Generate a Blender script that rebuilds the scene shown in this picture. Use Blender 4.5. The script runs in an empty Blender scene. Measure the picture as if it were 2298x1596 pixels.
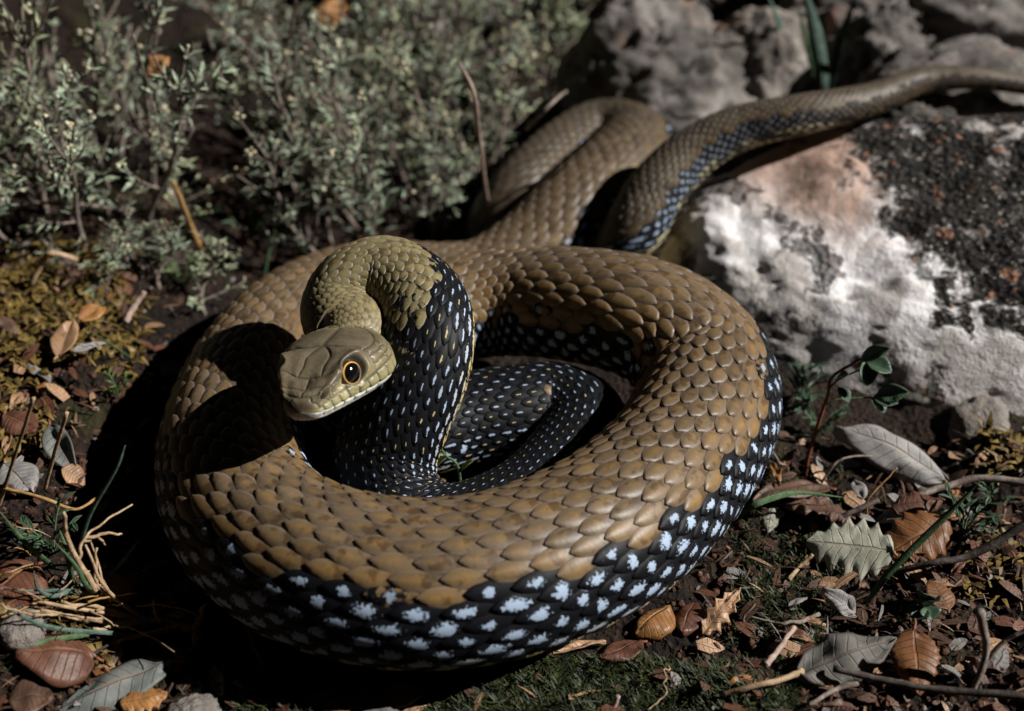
import bpy, math, random
import numpy as np
from mathutils import Vector, Matrix, noise as mnoise

random.seed(7)
RNG = np.random.default_rng(11)
R = math.radians
MM = 0.001

# ------------------------------------------------------------------ camera, sky, sun, exposure
scene = bpy.context.scene
C = scene.collection
PITCH = R(33.0)
LENS = 50.0
CAM_D = 0.510
CAM_T = np.array((0.0, 0.0, 0.020))
CAM = CAM_T + CAM_D * np.array((0.0, -math.cos(PITCH), math.sin(PITCH)))
cam_data = bpy.data.cameras.new('camera')
cam_data.lens = LENS
cam_data.sensor_width = 36.0
cam_data.clip_start = 0.01
cam_data.clip_end = 200.0
cam = bpy.data.objects.new('camera', cam_data)
cam.location = CAM
cam.rotation_euler = (math.pi / 2 - PITCH, 0, 0)
C.objects.link(cam)
scene.camera = cam
cam_data.dof.use_dof = True
cam_data.dof.focus_distance = 0.437
cam_data.dof.aperture_fstop = 8.0
cam_data.dof.aperture_blades = 7

SUN_EL, SUN_AZ = R(38), R(6)          # azimuth: from the right (+x), turned towards the camera
SUN_V = Vector((math.cos(SUN_EL) * math.cos(SUN_AZ), -math.cos(SUN_EL) * math.sin(SUN_AZ), math.sin(SUN_EL)))
world = bpy.data.worlds.new('World')
scene.world = world
world.use_nodes = True
wn = world.node_tree
bg = wn.nodes['Background']
sky = wn.nodes.new('ShaderNodeTexSky')
sky.sky_type = 'NISHITA'
sky.sun_disc = False
sky.sun_elevation = SUN_EL
sky.sun_rotation = math.atan2(SUN_V.x, SUN_V.y)
wn.links.new(sky.outputs[0], bg.inputs[0])
bg.inputs[1].default_value = 0.0003
sd = bpy.data.lights.new('sun', 'SUN')
sd.energy = 5.0
sd.angle = R(0.5)
sd.color = (1.0, 0.97, 0.925)
sun = bpy.data.objects.new('sun', sd)
sun.rotation_euler = SUN_V.to_track_quat('Z', 'Y').to_euler()
sun.location = SUN_V * 3
C.objects.link(sun)
vs = scene.view_settings
vs.view_transform = 'Standard'
vs.look = 'None'
vs.exposure = 0.5
vs.gamma = 1.0
vs.use_curve_mapping = False
try:
    scene.cycles.max_bounces = 4
    scene.cycles.use_denoising = True
except Exception:
    pass

# ------------------------------------------------------------------ pixel (2298 x 1596) -> point at height z
FPX = LENS / 36.0 * 2298.0
CR = np.array((1.0, 0, 0))
CU = np.array((0, math.sin(PITCH), math.cos(PITCH)))
CF = np.array((0, math.cos(PITCH), -math.sin(PITCH)))


def P(px, py, z=0.0):
    """the point at height z (metres) that the direction of pixel (px, py) meets"""
    d = CF + (px - 1149.0) / FPX * CR - (py - 798.0) / FPX * CU
    return CAM + d * ((z - CAM[2]) / d[2])


# ------------------------------------------------------------------ numpy noise
def _hash(ix, iy, iz, seed):
    h = (ix.astype(np.int64) * 374761393 + iy.astype(np.int64) * 668265263 + iz.astype(np.int64) * 2147483647 + seed * 974634777)
    h = (h ^ (h >> 13)) * 1274126177
    h = h ^ (h >> 16)
    return (h & 0xffffff).astype(np.float64) / float(0xffffff) * 2 - 1


def vnoise(p, seed=0):
    p = np.asarray(p, float)
    i = np.floor(p)
    f = p - i
    f = f * f * f * (f * (f * 6 - 15) + 10)
    i = i.astype(np.int64)
    r = 0
    for dx in (0, 1):
        for dy in (0, 1):
            for dz in (0, 1):
                w = (f[:, 0] if dx else 1 - f[:, 0]) * (f[:, 1] if dy else 1 - f[:, 1]) * (f[:, 2] if dz else 1 - f[:, 2])
                r = r + w * _hash(i[:, 0] + dx, i[:, 1] + dy, i[:, 2] + dz, seed)
    return r


def fbm(p, octaves=4, seed=0, gain=0.5, lac=2.03):
    p = np.asarray(p, float)
    a, s, r = 1.0, 1.0, 0
    for o in range(octaves):
        r = r + a * vnoise(p * s + o * 17.3, seed + o)
        a *= gain
        s *= lac
    return r


def sstep(a, b, x):
    t = np.clip((x - a) / (b - a), 0, 1)
    return t * t * (3 - 2 * t)


# ------------------------------------------------------------------ mesh helpers
def new_mesh(name, verts, faces, smooth=True, attrs=None):
    """verts (n,3); faces: array (m,4) or (m,3), or a list of both; attrs: {name: (type, array)} per vertex"""
    me = bpy.data.meshes.new(name)
    verts = np.asarray(verts, np.float32)
    fl = faces if isinstance(faces, list) else [faces]
    fl = [np.asarray(f, np.int32) for f in fl if len(f)]
    me.vertices.add(len(verts))
    me.vertices.foreach_set('co', verts.ravel())
    loops = np.concatenate([f.ravel() for f in fl])
    counts = np.concatenate([np.full(len(f), f.shape[1], np.int32) for f in fl])
    starts = np.concatenate(([0], np.cumsum(counts)[:-1])).astype(np.int32)
    me.loops.add(len(loops))
    me.loops.foreach_set('vertex_index', loops)
    me.polygons.add(len(counts))
    me.polygons.foreach_set('loop_start', starts)
    me.polygons.foreach_set('loop_total', counts)
    me.polygons.foreach_set('use_smooth', np.full(len(counts), smooth, bool))
    for k, (ty, arr) in (attrs or {}).items():
        at = me.attributes.new(k, ty, 'POINT')
        key = 'value' if ty == 'FLOAT' else ('vector' if ty == 'FLOAT_VECTOR' else 'color')
        at.data.foreach_set(key, np.asarray(arr, np.float32).ravel())
    me.update(calc_edges=True)
    return me


def obj(name, me, mat=None, parent=None):
    o = bpy.data.objects.new(name, me)
    C.objects.link(o)
    if mat is not None and me is not None and not me.materials:
        me.materials.append(mat)
    if parent is not None:
        o.parent = parent
    return o


def tag(o, label=None, cat=None, group=None, kind=None):
    for k, v in (('label', label), ('category', cat), ('group', group), ('kind', kind)):
        if v:
            o[k] = v
    return o


def empty(name, loc=(0, 0, 0), rot=(0, 0, 0)):
    o = bpy.data.objects.new(name, None)
    o.empty_display_size = 0.01
    C.objects.link(o)
    o.location = loc
    o.rotation_euler = rot
    return o


def grid_faces(nu, nv, wrap_v=False):
    u = np.arange(nu - 1)[:, None]
    v = np.arange(nv if wrap_v else nv - 1)[None, :]
    a = u * nv + v
    b = u * nv + (v + 1) % nv
    return np.stack([a, b, b + nv, a + nv], -1).reshape(-1, 4)


def catmull(pts, n):
    """n points along a Catmull-Rom curve through pts (k, d)"""
    pts = np.asarray(pts, float)
    k = len(pts)
    q = np.vstack([2 * pts[0] - pts[1], pts, 2 * pts[-1] - pts[-2]])
    t = np.linspace(0, k - 1, n)
    i = np.minimum(t.astype(int), k - 2)
    f = (t - i)[:, None]
    p0, p1, p2, p3 = q[i], q[i + 1], q[i + 2], q[i + 3]
    return 0.5 * (2 * p1 + (p2 - p0) * f + (2 * p0 - 5 * p1 + 4 * p2 - p3) * f ** 2 + (3 * p1 - p0 - 3 * p2 + p3) * f ** 3)


def tube(pts, radii, sides=6, cap=True):
    """verts, quads of a tube along pts with parallel-carried frames"""
    pts = np.asarray(pts, float)
    n = len(pts)
    radii = np.broadcast_to(np.asarray(radii, float), (n,))
    T = np.gradient(pts, axis=0)
    T /= np.linalg.norm(T, axis=1)[:, None] + 1e-12
    a = np.array((0.3, 0.9, 0.2)) if abs(T[0, 2]) > 0.8 else np.array((0, 0, 1.0))
    N = np.zeros_like(pts)
    v = a - T[0] * a.dot(T[0])
    for i in range(n):
        v = v - T[i] * v.dot(T[i])
        v /= np.linalg.norm(v) + 1e-12
        N[i] = v
    B = np.cross(T, N)
    an = np.arange(sides) * 2 * math.pi / sides
    V = pts[:, None] + radii[:, None, None] * (np.cos(an)[None, :, None] * N[:, None] + np.sin(an)[None, :, None] * B[:, None])
    V = V.reshape(-1, 3)
    F = grid_faces(n, sides, True)
    if cap:
        e0, e1 = len(V), len(V) + 1
        V = np.vstack([V, pts[0], pts[-1]])
        k = np.arange(sides)
        t0 = np.stack([np.full(sides, e0), (k + 1) % sides, k], 1)
        t1 = np.stack([np.full(sides, e1), (n - 1) * sides + k, (n - 1) * sides + (k + 1) % sides], 1)
        return V, [F, np.vstack([t0, t1])]
    return V, [F]


class MB:
    """collects pieces of one mesh"""
    def __init__(self):
        self.v, self.q, self.t, self.n, self.a = [], [], [], 0, []

    def add(self, V, F, attr=None):
        for f in (F if isinstance(F, list) else [F]):
            f = np.asarray(f)
            if len(f):
                (self.q if f.shape[1] == 4 else self.t).append(f + self.n)
        self.v.append(np.asarray(V, float))
        self.n += len(V)
        if attr is not None:
            self.a.append(np.broadcast_to(np.asarray(attr, float), (len(V), len(np.atleast_1d(np.asarray(attr, float).T)) if np.ndim(attr) > 1 else len(attr))))

    def mesh(self, name, smooth=True, attr=None):
        fl = []
        if self.q:
            fl.append(np.vstack(self.q))
        if self.t:
            fl.append(np.vstack(self.t))
        at = {attr: ('FLOAT_VECTOR', np.vstack(self.a))} if attr and self.a else None
        return new_mesh(name, np.vstack(self.v), fl, smooth, at)


# ------------------------------------------------------------------ node helpers
class NT:
    def __init__(self, name):
        self.m = bpy.data.materials.new(name)
        self.m.use_nodes = True
        self.t = self.m.node_tree
        self.b = self.t.nodes['Principled BSDF']

    def n(self, ty, **kw):
        nd = self.t.nodes.new('ShaderNode' + ty)
        for k, v in kw.items():
            setattr(nd, k, v)
        return nd

    def put(self, sock, v):
        if isinstance(v, bpy.types.NodeSocket):
            self.t.links.new(v, sock)
        elif isinstance(v, (tuple, list)):
            sock.default_value = tuple(v) + ((1.0,) if len(v) == 3 and sock.type == 'RGBA' else ())
        else:
            sock.default_value = v

    def attr(self, name, out='Vector'):
        nd = self.n('Attribute', attribute_name=name)
        return nd.outputs[out]

    def coord(self, out='Object'):
        return self.n('TexCoord').outputs[out]

    def noise(self, vec, scale, detail=4, rough=0.55, dist=0.0, out=0):
        nd = self.n('TexNoise')
        self.put(nd.inputs['Vector'], vec)
        nd.inputs['Scale'].default_value = scale
        nd.inputs['Detail'].default_value = detail
        nd.inputs['Roughness'].default_value = rough
        nd.inputs['Distortion'].default_value = dist
        return nd.outputs[out]

    def voro(self, vec, scale, feature='F1', out='Distance'):
        nd = self.n('TexVoronoi', feature=feature)
        self.put(nd.inputs['Vector'], vec)
        nd.inputs['Scale'].default_value = scale
        return nd.outputs[out]

    def math(self, op, a, b=0.0, c=0.0, clamp=False):
        nd = self.n('Math', operation=op, use_clamp=clamp)
        self.put(nd.inputs[0], a)
        self.put(nd.inputs[1], b)
        self.put(nd.inputs[2], c)
        return nd.outputs[0]

    def ramp(self, v, a, b, lo=0.0, hi=1.0):
        nd = self.n('MapRange', interpolation_type='SMOOTHSTEP')
        self.put(nd.inputs['Value'], v)
        for k, x in (('From Min', a), ('From Max', b), ('To Min', lo), ('To Max', hi)):
            self.put(nd.inputs[k], x)
        return nd.outputs[0]

    def mix(self, f, a, b, blend='MIX'):
        nd = self.n('Mix', data_type='RGBA', blend_type=blend)
        self.put(nd.inputs[0], f)
        self.put(nd.inputs[6], a)
        self.put(nd.inputs[7], b)
        return nd.outputs[2]

    def sep(self, v):
        nd = self.n('SeparateXYZ')
        self.put(nd.inputs[0], v)
        return nd.outputs

    def vmul(self, v, s):
        nd = self.n('VectorMath', operation='MULTIPLY')
        self.put(nd.inputs[0], v)
        nd.inputs[1].default_value = s
        return nd.outputs[0]

    def vadd(self, v, w):
        nd = self.n('VectorMath', operation='ADD')
        self.put(nd.inputs[0], v)
        self.put(nd.inputs[1], w)
        return nd.outputs[0]

    def hsv(self, col, h=0.5, s=1.0, v=1.0):
        nd = self.n('HueSaturation')
        self.put(nd.inputs['Hue'], h)
        self.put(nd.inputs['Saturation'], s)
        self.put(nd.inputs['Value'], v)
        self.put(nd.inputs['Color'], col)
        return nd.outputs[0]

    def bump(self, h, dist=0.001, strength=1.0):
        nd = self.n('Bump')
        nd.inputs['Strength'].default_value = strength
        nd.inputs['Distance'].default_value = dist
        self.put(nd.inputs['Height'], h)
        self.t.links.new(nd.outputs[0], self.b.inputs['Normal'])

    def out(self, col=None, rough=None, spec=None, coat=None, sub=None):
        if col is not None:
            self.put(self.b.inputs['Base Color'], col)
        if rough is not None:
            self.put(self.b.inputs['Roughness'], rough)
        if spec is not None:
            self.put(self.b.inputs['Specular IOR Level'], spec)
        if coat is not None:
            self.b.inputs['Coat Weight'].default_value = coat
            self.b.inputs['Coat Roughness'].default_value = 0.05
        return self.m


def rnd_obj(nt):
    return nt.n('ObjectInfo').outputs['Random']
# ------------------------------------------------------------------ the snake
# tube centre line, tail to head: pixel, height (mm), radius (mm), dorsal direction
SPINE = [
    (2520, 235, 48, 3.8), (2400, 212, 54, 4.0), (2298, 192, 58, 4.6), (2180, 176, 62, 5.3), (2060, 184, 62, 6.2), (1950, 226, 61, 7.3),
    (1800, 258, 60, 8.8), (1650, 294, 53, 10.2), (1540, 357, 43, 11.2), (1465, 440, 32, 12.0), (1415, 530, 18, 12.8),
    (1360, 600, -2, 13.6), (1260, 630, -22, 14), (1160, 600, -22, 14.2), (1120, 520, -4, 14.5), (1170, 440, 10, 15), (1260, 352, 15, 15.6), (1350, 300, 17, 16.2), (1425, 322, 19, 17.2),
    (1378, 395, 19, 18.8), (1290, 485, 13, 20), (1200, 575, 3, 20.5), (1100, 640, -4, 20.5), (1000, 655, -5, 20.5), (880, 652, -2, 20.5), (760, 670, 7, 20.5),
    (650, 737, 17, 21), (570, 840, 20.5, 21.5), (525, 960, 22, 22), (520, 1060, 22.5, 22.5), (565, 1170, 23, 23), (680, 1255, 23.5, 23.5),
    (840, 1302, 24, 24), (1000, 1310, 24, 24), (1180, 1275, 24, 24), (1370, 1185, 24, 24), (1510, 1055, 23.5, 23.5), (1580, 935, 24.5, 23.5),
    (1582, 840, 27.5, 23), (1525, 765, 33, 22.5), (1430, 715, 36, 22), (1300, 690, 33, 21.5), (1180, 682, 28, 21), (1080, 688, 26, 20.5),
    (980, 712, 26, 20), (890, 765, 26, 19), (830, 830, 24, 18), (815, 900, 18, 17), (850, 955, 16, 16.5), (930, 970, 15.5, 16),
    (1040, 942, 15.5, 16), (1150, 924, 15.5, 16), (1245, 914, 15, 15.5), (1308, 950, 15, 15, (0, -.2, 1)), (1288, 1018, 13.5, 14.5, (0, -.3, 1)),
    (1205, 1112, 12, 14.5, (0, -.4, 1)), (1100, 1172, 11.5, 14.5, (0, -.6, 1)), (1000, 1194, 11.5, 14.5, (0, -.8, .8)), (924, 1168, 13, 15.2, (-.2, -1, .4)),
    (872, 1098, 19, 16, (-.5, -1, 0)), (870, 1005, 30, 16.5, (-.8, -.75, 0)), (905, 925, 41, 16.5, (-.9, -.5, .1)), (945, 845, 51, 16, (-.9, -.45, .2)),
    (960, 760, 60, 15.5, (-.75, -.5, .4)), (935, 675, 66, 14.5, (-.4, -.55, .8)), (865, 626, 68.5, 13.6, (-.1, -.5, .9)), (797, 645, 66.5, 12.9, (-.3, -.5, .7)),
    (768, 690, 62.5, 12.8, (-.3, -.4, .8)), (777, 730, 61, 12.5, (-.1, -.3, .95)),
]
H0 = P(798, 764, 60 * MM)
H1 = min((P(674, 926, z * MM) for z in np.arange(50, 80, .25)), key=lambda q: abs(np.linalg.norm(q - H0) - .051))
HF = H1 - H0
HEAD_L = float(np.linalg.norm(HF))
HF /= HEAD_L
print('head length mm', HEAD_L * 1000)

cp = np.array([P(a[0], a[1], a[2] * MM) for a in SPINE] + [H0 + np.array((0, 0, .0018)), H0 + HF * 0.014 + np.array((0, 0, .0012))])
cr = np.array([a[3] * MM for a in SPINE] + [11.3 * MM, 5.6 * MM])
cd = np.array([np.array(a[4] if len(a) > 4 else (0, 0, 1), float) for a in SPINE] + [np.array((0, -.05, 1.0))] * 2)
_d = catmull(np.hstack([cp, cr[:, None], cd]), len(cp) * 60)
for _ in range(40):                                   # take the kinks out of the hand-placed points
    _d[1:-1] = 0.5 * _d[1:-1] + 0.25 * (_d[2:] + _d[:-2])
_s = np.concatenate(([0], np.cumsum(np.linalg.norm(np.diff(_d[:, :3], axis=0), axis=1))))
S_LEN = _s[-1]
print('snake length', S_LEN)
SG = np.linspace(0, S_LEN, int(S_LEN / 0.0008))
SP = np.stack([np.interp(SG, _s, _d[:, k]) for k in range(7)], 1)
ST = np.gradient(SP[:, :3], axis=0)
ST /= np.linalg.norm(ST, axis=1)[:, None]
SD = SP[:, 4:7] - ST * np.sum(SP[:, 4:7] * ST, 1)[:, None]
SD /= np.linalg.norm(SD, axis=1)[:, None]
SL = np.cross(ST, SD)                                  # lateral
SL /= np.linalg.norm(SL, axis=1)[:, None]


def spine_at(s, arr):
    return np.stack([np.interp(s, SG, arr[:, k]) for k in range(arr.shape[1])], -1)


def body_point(s, phi, h):
    """surface point of the body at arc length s, angle phi from the dorsal line, height h above the skin"""
    s = np.asarray(s)
    c = spine_at(s, SP[:, :4])
    d, l = spine_at(s, SD), spine_at(s, SL)
    cph, sph = np.cos(phi), np.sin(phi)
    flat = 1 - 0.10 * sstep(0.5, 1.0, -cph) + 0.0 * cph
    vert = np.where(cph > 0, 0.97, 0.94)
    r = c[..., 3] * flat + h
    return c[..., :3] + (r * cph * vert)[..., None] * d + (r * sph * 1.03)[..., None] * l


# --- scales: 19 rows of overlapping plates, then one row of broad belly plates
NROW = 23
DPHI = R(240.0) / (NROW - 1)
dloc = S_LEN - SG
Lloc = (0.41 - .12 * sstep(.36, .18, dloc) - .03 * sstep(.07, .03, dloc)) * SP[:, 3]
per = np.concatenate(([0], np.cumsum(np.diff(SG) / Lloc[:-1])))
N_PER = int(per[-1])
AS = np.array([-1, -.72, -.4, -.05, .3, .58, .78, .92, 1.0, 1.0])
BS = np.array([-1, -.85, -.45, 0, .45, .85, 1])


def plates(s0, phi0, r0, halfl, halfw, a_s, b_s, lift, seed_r):
    """(n plates) -> verts (n, na, nb, 3) and local coordinates"""
    n = len(s0)
    A = a_s[None, :, None]
    B = b_s[None, None, :]
    Aw = np.abs(A)
    w = np.where(A > -.1, np.maximum(1 - np.clip((A + .1) / 1.1, 0, 1) ** 2.7, 0) ** .55, np.maximum(1 - (Aw - .1).clip(0) ** 4, 0) ** .5)
    w = np.where(A > 0, np.maximum(w, 0.22), np.maximum(w, 0.45))
    skirt = np.zeros(len(a_s))
    skirt[-1] = 1
    skirt = skirt[None, :, None]
    s = s0[:, None, None] - halfl[:, None, None] * (A + 0.10 * (1 - B ** 2) * (A > 0.5)) + 0 * B
    ph = phi0[:, None, None] + halfw[:, None, None] * B * w
    rr = r0[:, None, None]
    lf = lift[:, None, None]
    up = (A + 1) / 2
    dome = 1 - np.abs(B) ** 2.2
    groove = np.exp(-(B / 0.16) ** 2) * np.clip(1 - Aw, 0, 1) * 0.10
    h = rr * lf * (-0.25 + 1.0 * up ** 0.9 * (0.45 + 0.55 * dome) + 0.32 * dome * (1 - A ** 2) - groove)
    edge = sstep(0.8, 1.0, Aw) * (A > 0) * 0.22
    h = h - rr * lf * edge
    h = np.where(skirt > 0, -0.02 * rr, h) + 0 * s
    V = body_point(s, ph, h)
    su = np.stack([A + 0 * s, B + 0 * s, seed_r[:, None, None] + 0 * s], -1)
    return V, su


ii, jj = np.meshgrid(np.arange(-1, N_PER + 1), np.arange(NROW), indexing='ij')
ii, jj = ii.ravel(), jj.ravel()
u0 = ii + 0.5 * (jj % 2)
s0 = np.interp(u0, per, SG, left=np.nan, right=np.nan)
ok = (~np.isnan(s0)) & (u0 > 1)
s0, jj = s0[ok], jj[ok]
r0 = np.interp(s0, SG, SP[:, 3])
phi0 = (jj - (NROW - 1) / 2) * DPHI
NS = len(s0)
rr1, rr2, rr3 = RNG.random(NS), RNG.random(NS), RNG.random(NS)
s0 = s0 + (rr1 - .5) * 0.05 * r0
phi0 = phi0 + (rr2 - .5) * 0.05 * DPHI
dh = S_LEN - s0                                        # distance from the nape
aph = np.degrees(np.abs(phi0))

# colours -------------------------------------------------------------
def lerp(a, b, t):
    return a + (b - a) * np.asarray(t)[..., None]


def col(*c):
    return np.array(c, float)


BROWN, BROWN2 = col(.168, .108, .048), col(.134, .097, .062)
OLIVE, OLIVE2 = col(.185, .158, .084), col(.235, .202, .092)
BLACK = col(.0045, .005, .0068)
WHITE, YELLOW, CREAM = col(.35, .44, .575), col(.50, .36, .10), col(.55, .47, .24)
gl = sstep(18, 52, aph)
base = lerp(BROWN2, BROWN, np.clip(.25 + .75 * gl + (rr1 - .5) * .5, 0, 1))
base = base * (0.66 + 0.36 * rr3)[:, None]
tail = sstep(.62, .45, s0)                             # the tail is greyer, and its colour darkened for the shade it lies in
base = lerp(base, base * col(.46, .54, .66), tail * 0.9)
spotc = np.tile(WHITE, (NS, 1))
spot = np.zeros(NS)
size = np.full(NS, .55)
# flanks; the inner side keeps its brown lower down
aph_true = aph
aph = np.where((phi0 < 0) & (dh > .34) & (dh < .64), np.maximum(aph - 17, 0), aph)
flank = sstep(44, 58, aph + (rr2 - .5) * 14)
full = aph > 63
some = (flank > .5) & (rr3 < .55)
blk = np.where(full, 1.0, some * 1.0)
spot = np.where(full, .95, np.where(some, .85, 0))
size = np.where(full, .27 + .17 * rr1 + .05 * sstep(75, 110, aph), .27)
half = (flank > .25) & (flank < .9) & ~some & (rr1 < .55)
blk = np.where(half, .55, blk)
spot = np.where(half, .6, spot)
aph = aph_true
last = aph > 118
spotc = lerp(spotc, np.tile(YELLOW, (NS, 1)), np.where(last, .5 + .5 * rr2, np.where(aph > 105, .35 * rr2, 0)))
spotc = lerp(spotc, spotc * col(.85, .88, .92), tail)
spotc = lerp(spotc, np.tile(BROWN * .8, (NS, 1)), sstep(.28, .12, s0))  # spots sink into brown at the tail end, shade put into the colour
tl = (s0 < .55) & (aph > 98)
spotc = np.where((tl & (s0 > .15))[:, None], col(.50, .45, .28), spotc)
spot = np.where(tl & (rr2 < .4), .15, spot)
size = np.where(tl, .5, size)
# the front third of the body is black, each scale with a pale fleck
fr = sstep(.335, .27, dh)
isdark = rr1 < fr
brownie = isdark & (rr2 < .012) & (aph < 70)
blk = np.where(isdark, 1, blk)
blk = np.where(brownie, 0.1, blk)
spot = np.where(isdark & ~brownie, np.where(aph > 95, .95, .8), spot)
size = np.where(isdark, np.where(aph > 100, .30 + .2 * rr3, np.where(aph > 70, .16 + .12 * rr3, .10 + .07 * rr3)), size)
spotc = np.where((isdark & (aph < 100) & (rr3 < .35))[:, None], CREAM * 0.9, spotc)
# neck: olive back, growing into the black
sgn_in = sstep(40, 95, -np.degrees(phi0))
nk = sstep(.074, .034, dh - .014 * sgn_in - .026 * sstep(80, 35, aph) + (rr2 - .5) * .020 + np.clip(aph - 45, 0, 90) * .00032)
isol = (nk > .04) & (dh < .12)
base = np.where(isol[:, None], lerp(OLIVE, OLIVE2, rr1 * sstep(20, 80, aph)), base)
nblk = np.clip(1.15 - 1.3 * nk + (rr3 - .5) * .75 * (1 - nk), 0, 1)
nblk = np.where((aph > 50) & (rr2 < .25 * sstep(.03, .06, dh)), np.maximum(nblk, .55), nblk)
blk = np.where(isol, nblk, blk)
spot = np.where(isol, np.clip(1 - 1.4 * nk, 0, .8), spot)
yel = isol & (aph > 92)
base = np.where(yel[:, None], lerp(OLIVE2, CREAM, sstep(92, 125, aph)), base)
fold_ = (np.degrees(phi0) < -82) & (dh < .062) & (dh > .012)
base = np.where(fold_[:, None], lerp(OLIVE2, col(.62, .56, .34), sstep(82, 100, aph)), base)
blk = np.where(fold_, 0, blk)
spot = np.where(fold_, 0, spot)
colA = np.where((blk > .97)[:, None], BLACK, base)
ca = np.hstack([colA, blk[:, None]])
cs = np.hstack([spotc, spot[:, None]])

lift = np.full(NS, .046) * (0.85 + .3 * rr2)
lift = np.where(dh < .30, .034, lift)
V, su = plates(s0, phi0, r0, .60 * np.interp(s0, SG, Lloc), np.full(NS, .715 * DPHI), AS, BS, lift, rr3)
na, nb = len(AS), len(BS)
pf = grid_faces(na, nb)
npv = na * nb
szv = np.repeat(size, npv)
asp = np.where(isdark, 1.55, .62 + .42 * rr2)
aspv = np.repeat(asp, npv)
ca_v, cs_v = np.repeat(ca, npv, 0), np.repeat(cs, npv, 0)
su_v = su.reshape(-1, 3)

# belly plates
uv = np.arange(2, N_PER - 1) + .25
sv = np.interp(uv, per, SG)
rv = np.interp(sv, SG, SP[:, 3])
BV = np.linspace(-1, 1, 15)
AV = np.array([-1, -.5, 0, .5, .85, 1, 1])
nv_ = len(sv)
Ag, Bg = AV[None, :, None], BV[None, None, :]
hh = rv[:, None, None] * .03 * (-.2 + (Ag + 1) / 2 + 0 * Bg)
hh = np.where((np.arange(len(AV)) == len(AV) - 1)[None, :, None], -.02 * rv[:, None, None], hh)
VV = body_point(sv[:, None, None] - np.interp(sv, SG, Lloc)[:, None, None] * .62 * Ag * (1 - .1 * Bg ** 4) + 0 * Bg, math.pi + R(58) * Bg + 0 * Ag + 0 * sv[:, None, None], hh)
vf = grid_faces(len(AV), len(BV))
vdh = S_LEN - sv
rq = RNG.random(nv_)
vcol = lerp(np.tile(YELLOW * .75, (nv_, 1)), CREAM, sstep(.3, .1, vdh) * .8)
vca = np.hstack([vcol, np.full((nv_, 1), .0)])
vcs = np.hstack([np.tile(BLACK, (nv_, 1)), np.full((nv_, 1), .85)])
npb = len(AV) * len(BV)
vsu = np.stack([Ag + 0 * Bg + 0 * hh, Bg + 0 * Ag + 0 * hh, rq[:, None, None] + 0 * hh], -1).reshape(-1, 3)


# --- materials
def mat_scale():
    t = NT('snake_scales')
    a = t.n('Attribute', attribute_name='ca')
    s = t.n('Attribute', attribute_name='cs')
    su_ = t.sep(t.attr('su'))
    size_ = t.attr('size', 'Fac')
    asp_ = t.attr('asp', 'Fac')
    pos = t.coord('Object')
    nz = t.noise(pos, 900, 3, .6)
    nz2 = t.noise(pos, 2600, 2, .6)
    nz3 = t.noise(pos, 420, 3, .55)
    blk_ = a.outputs['Alpha']
    # brown scale: gold middle, grey-mauve rim, soft dark smear towards the covered end, thin dark outline
    ea = t.math('ABSOLUTE', su_[0])
    eb = t.math('ABSOLUTE', su_[1])
    nsoft = t.noise(pos, 240, 2, .5)
    rim = t.math('MAXIMUM', t.ramp(eb, .50, .95), t.ramp(ea, .60, 1.0))
    inner = t.math('SUBTRACT', 1.0, rim)
    c = t.mix(t.math('MULTIPLY', rim, .75), a.outputs['Color'], t.mix(.62, a.outputs['Color'], (.185, .145, .130)))
    cen_ = t.ramp(t.math('ADD', t.math('MULTIPLY', eb, 1.1), t.math('ABSOLUTE', t.math('SUBTRACT', su_[0], .12))), .85, .05)
    gold = t.math('MULTIPLY', cen_, t.ramp(nz3, .30, .62))
    c = t.mix(gold, c, t.mix(1.0, c, (1.5, 1.30, .88), 'MULTIPLY'))
    mark = t.math('MULTIPLY', t.ramp(t.math('ADD', t.math('ADD', nsoft, t.math('MULTIPLY', t.math('SUBTRACT', nz3, .5), .5)), t.math('MULTIPLY', su_[0], -.16)), .48, .66), inner)
    c = t.mix(t.math('MULTIPLY', mark, .8), c, t.mix(1.0, c, (.40, .35, .32), 'MULTIPLY'))
    c = t.mix(t.ramp(nz2, .45, .75, 0, .12), c, t.mix(1.0, c, (.6, .58, .6), 'MULTIPLY'))
    edge = t.math('MULTIPLY', t.ramp(eb, .84, .98), .85)
    c = t.mix(t.math('MAXIMUM', edge, t.ramp(ea, .95, 1.0, 0, .7)), c, t.mix(1.0, c, (.20, .18, .20), 'MULTIPLY'))
    part = t.ramp(t.math('ADD', t.math('MULTIPLY', t.math('SUBTRACT', nz3, .5), 1.6), blk_), .47, .56)
    c = t.mix(part, c, (.0045, .005, .0068))
    # pale spot, ragged outline
    da = t.math('DIVIDE', t.math('SUBTRACT', su_[0], t.math('MULTIPLY', asp_, .2)), t.math('MULTIPLY', size_, asp_))
    db = t.math('DIVIDE', su_[1], t.math('DIVIDE', t.math('MULTIPLY', size_, 1.2), asp_))
    d2 = t.math('SQRT', t.math('ADD', t.math('MULTIPLY', da, da), t.math('MULTIPLY', db, db)))
    d2 = t.math('ADD', d2, t.math('MULTIPLY', t.math('SUBTRACT', nz, .5), 3.0))
    d2 = t.math('ADD', d2, t.math('MULTIPLY', t.math('SUBTRACT', nz2, .5), .9))
    spot_ = t.math('MULTIPLY', t.ramp(d2, 1.05, .85), s.outputs['Alpha'])
    c = t.mix(spot_, c, s.outputs['Color'])
    t.bump(t.math('ADD', t.math('MULTIPLY', nz2, .4), t.math('MULTIPLY', nz, .6)), .00012, .5)
    rough = t.math('ADD', .38, t.math('MULTIPLY', nz, .14))
    return t.out(c, t.math('ADD', rough, t.math('MULTIPLY', part, .08)), t.math('SUBTRACT', .32, t.math('MULTIPLY', part, .17)))


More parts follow.
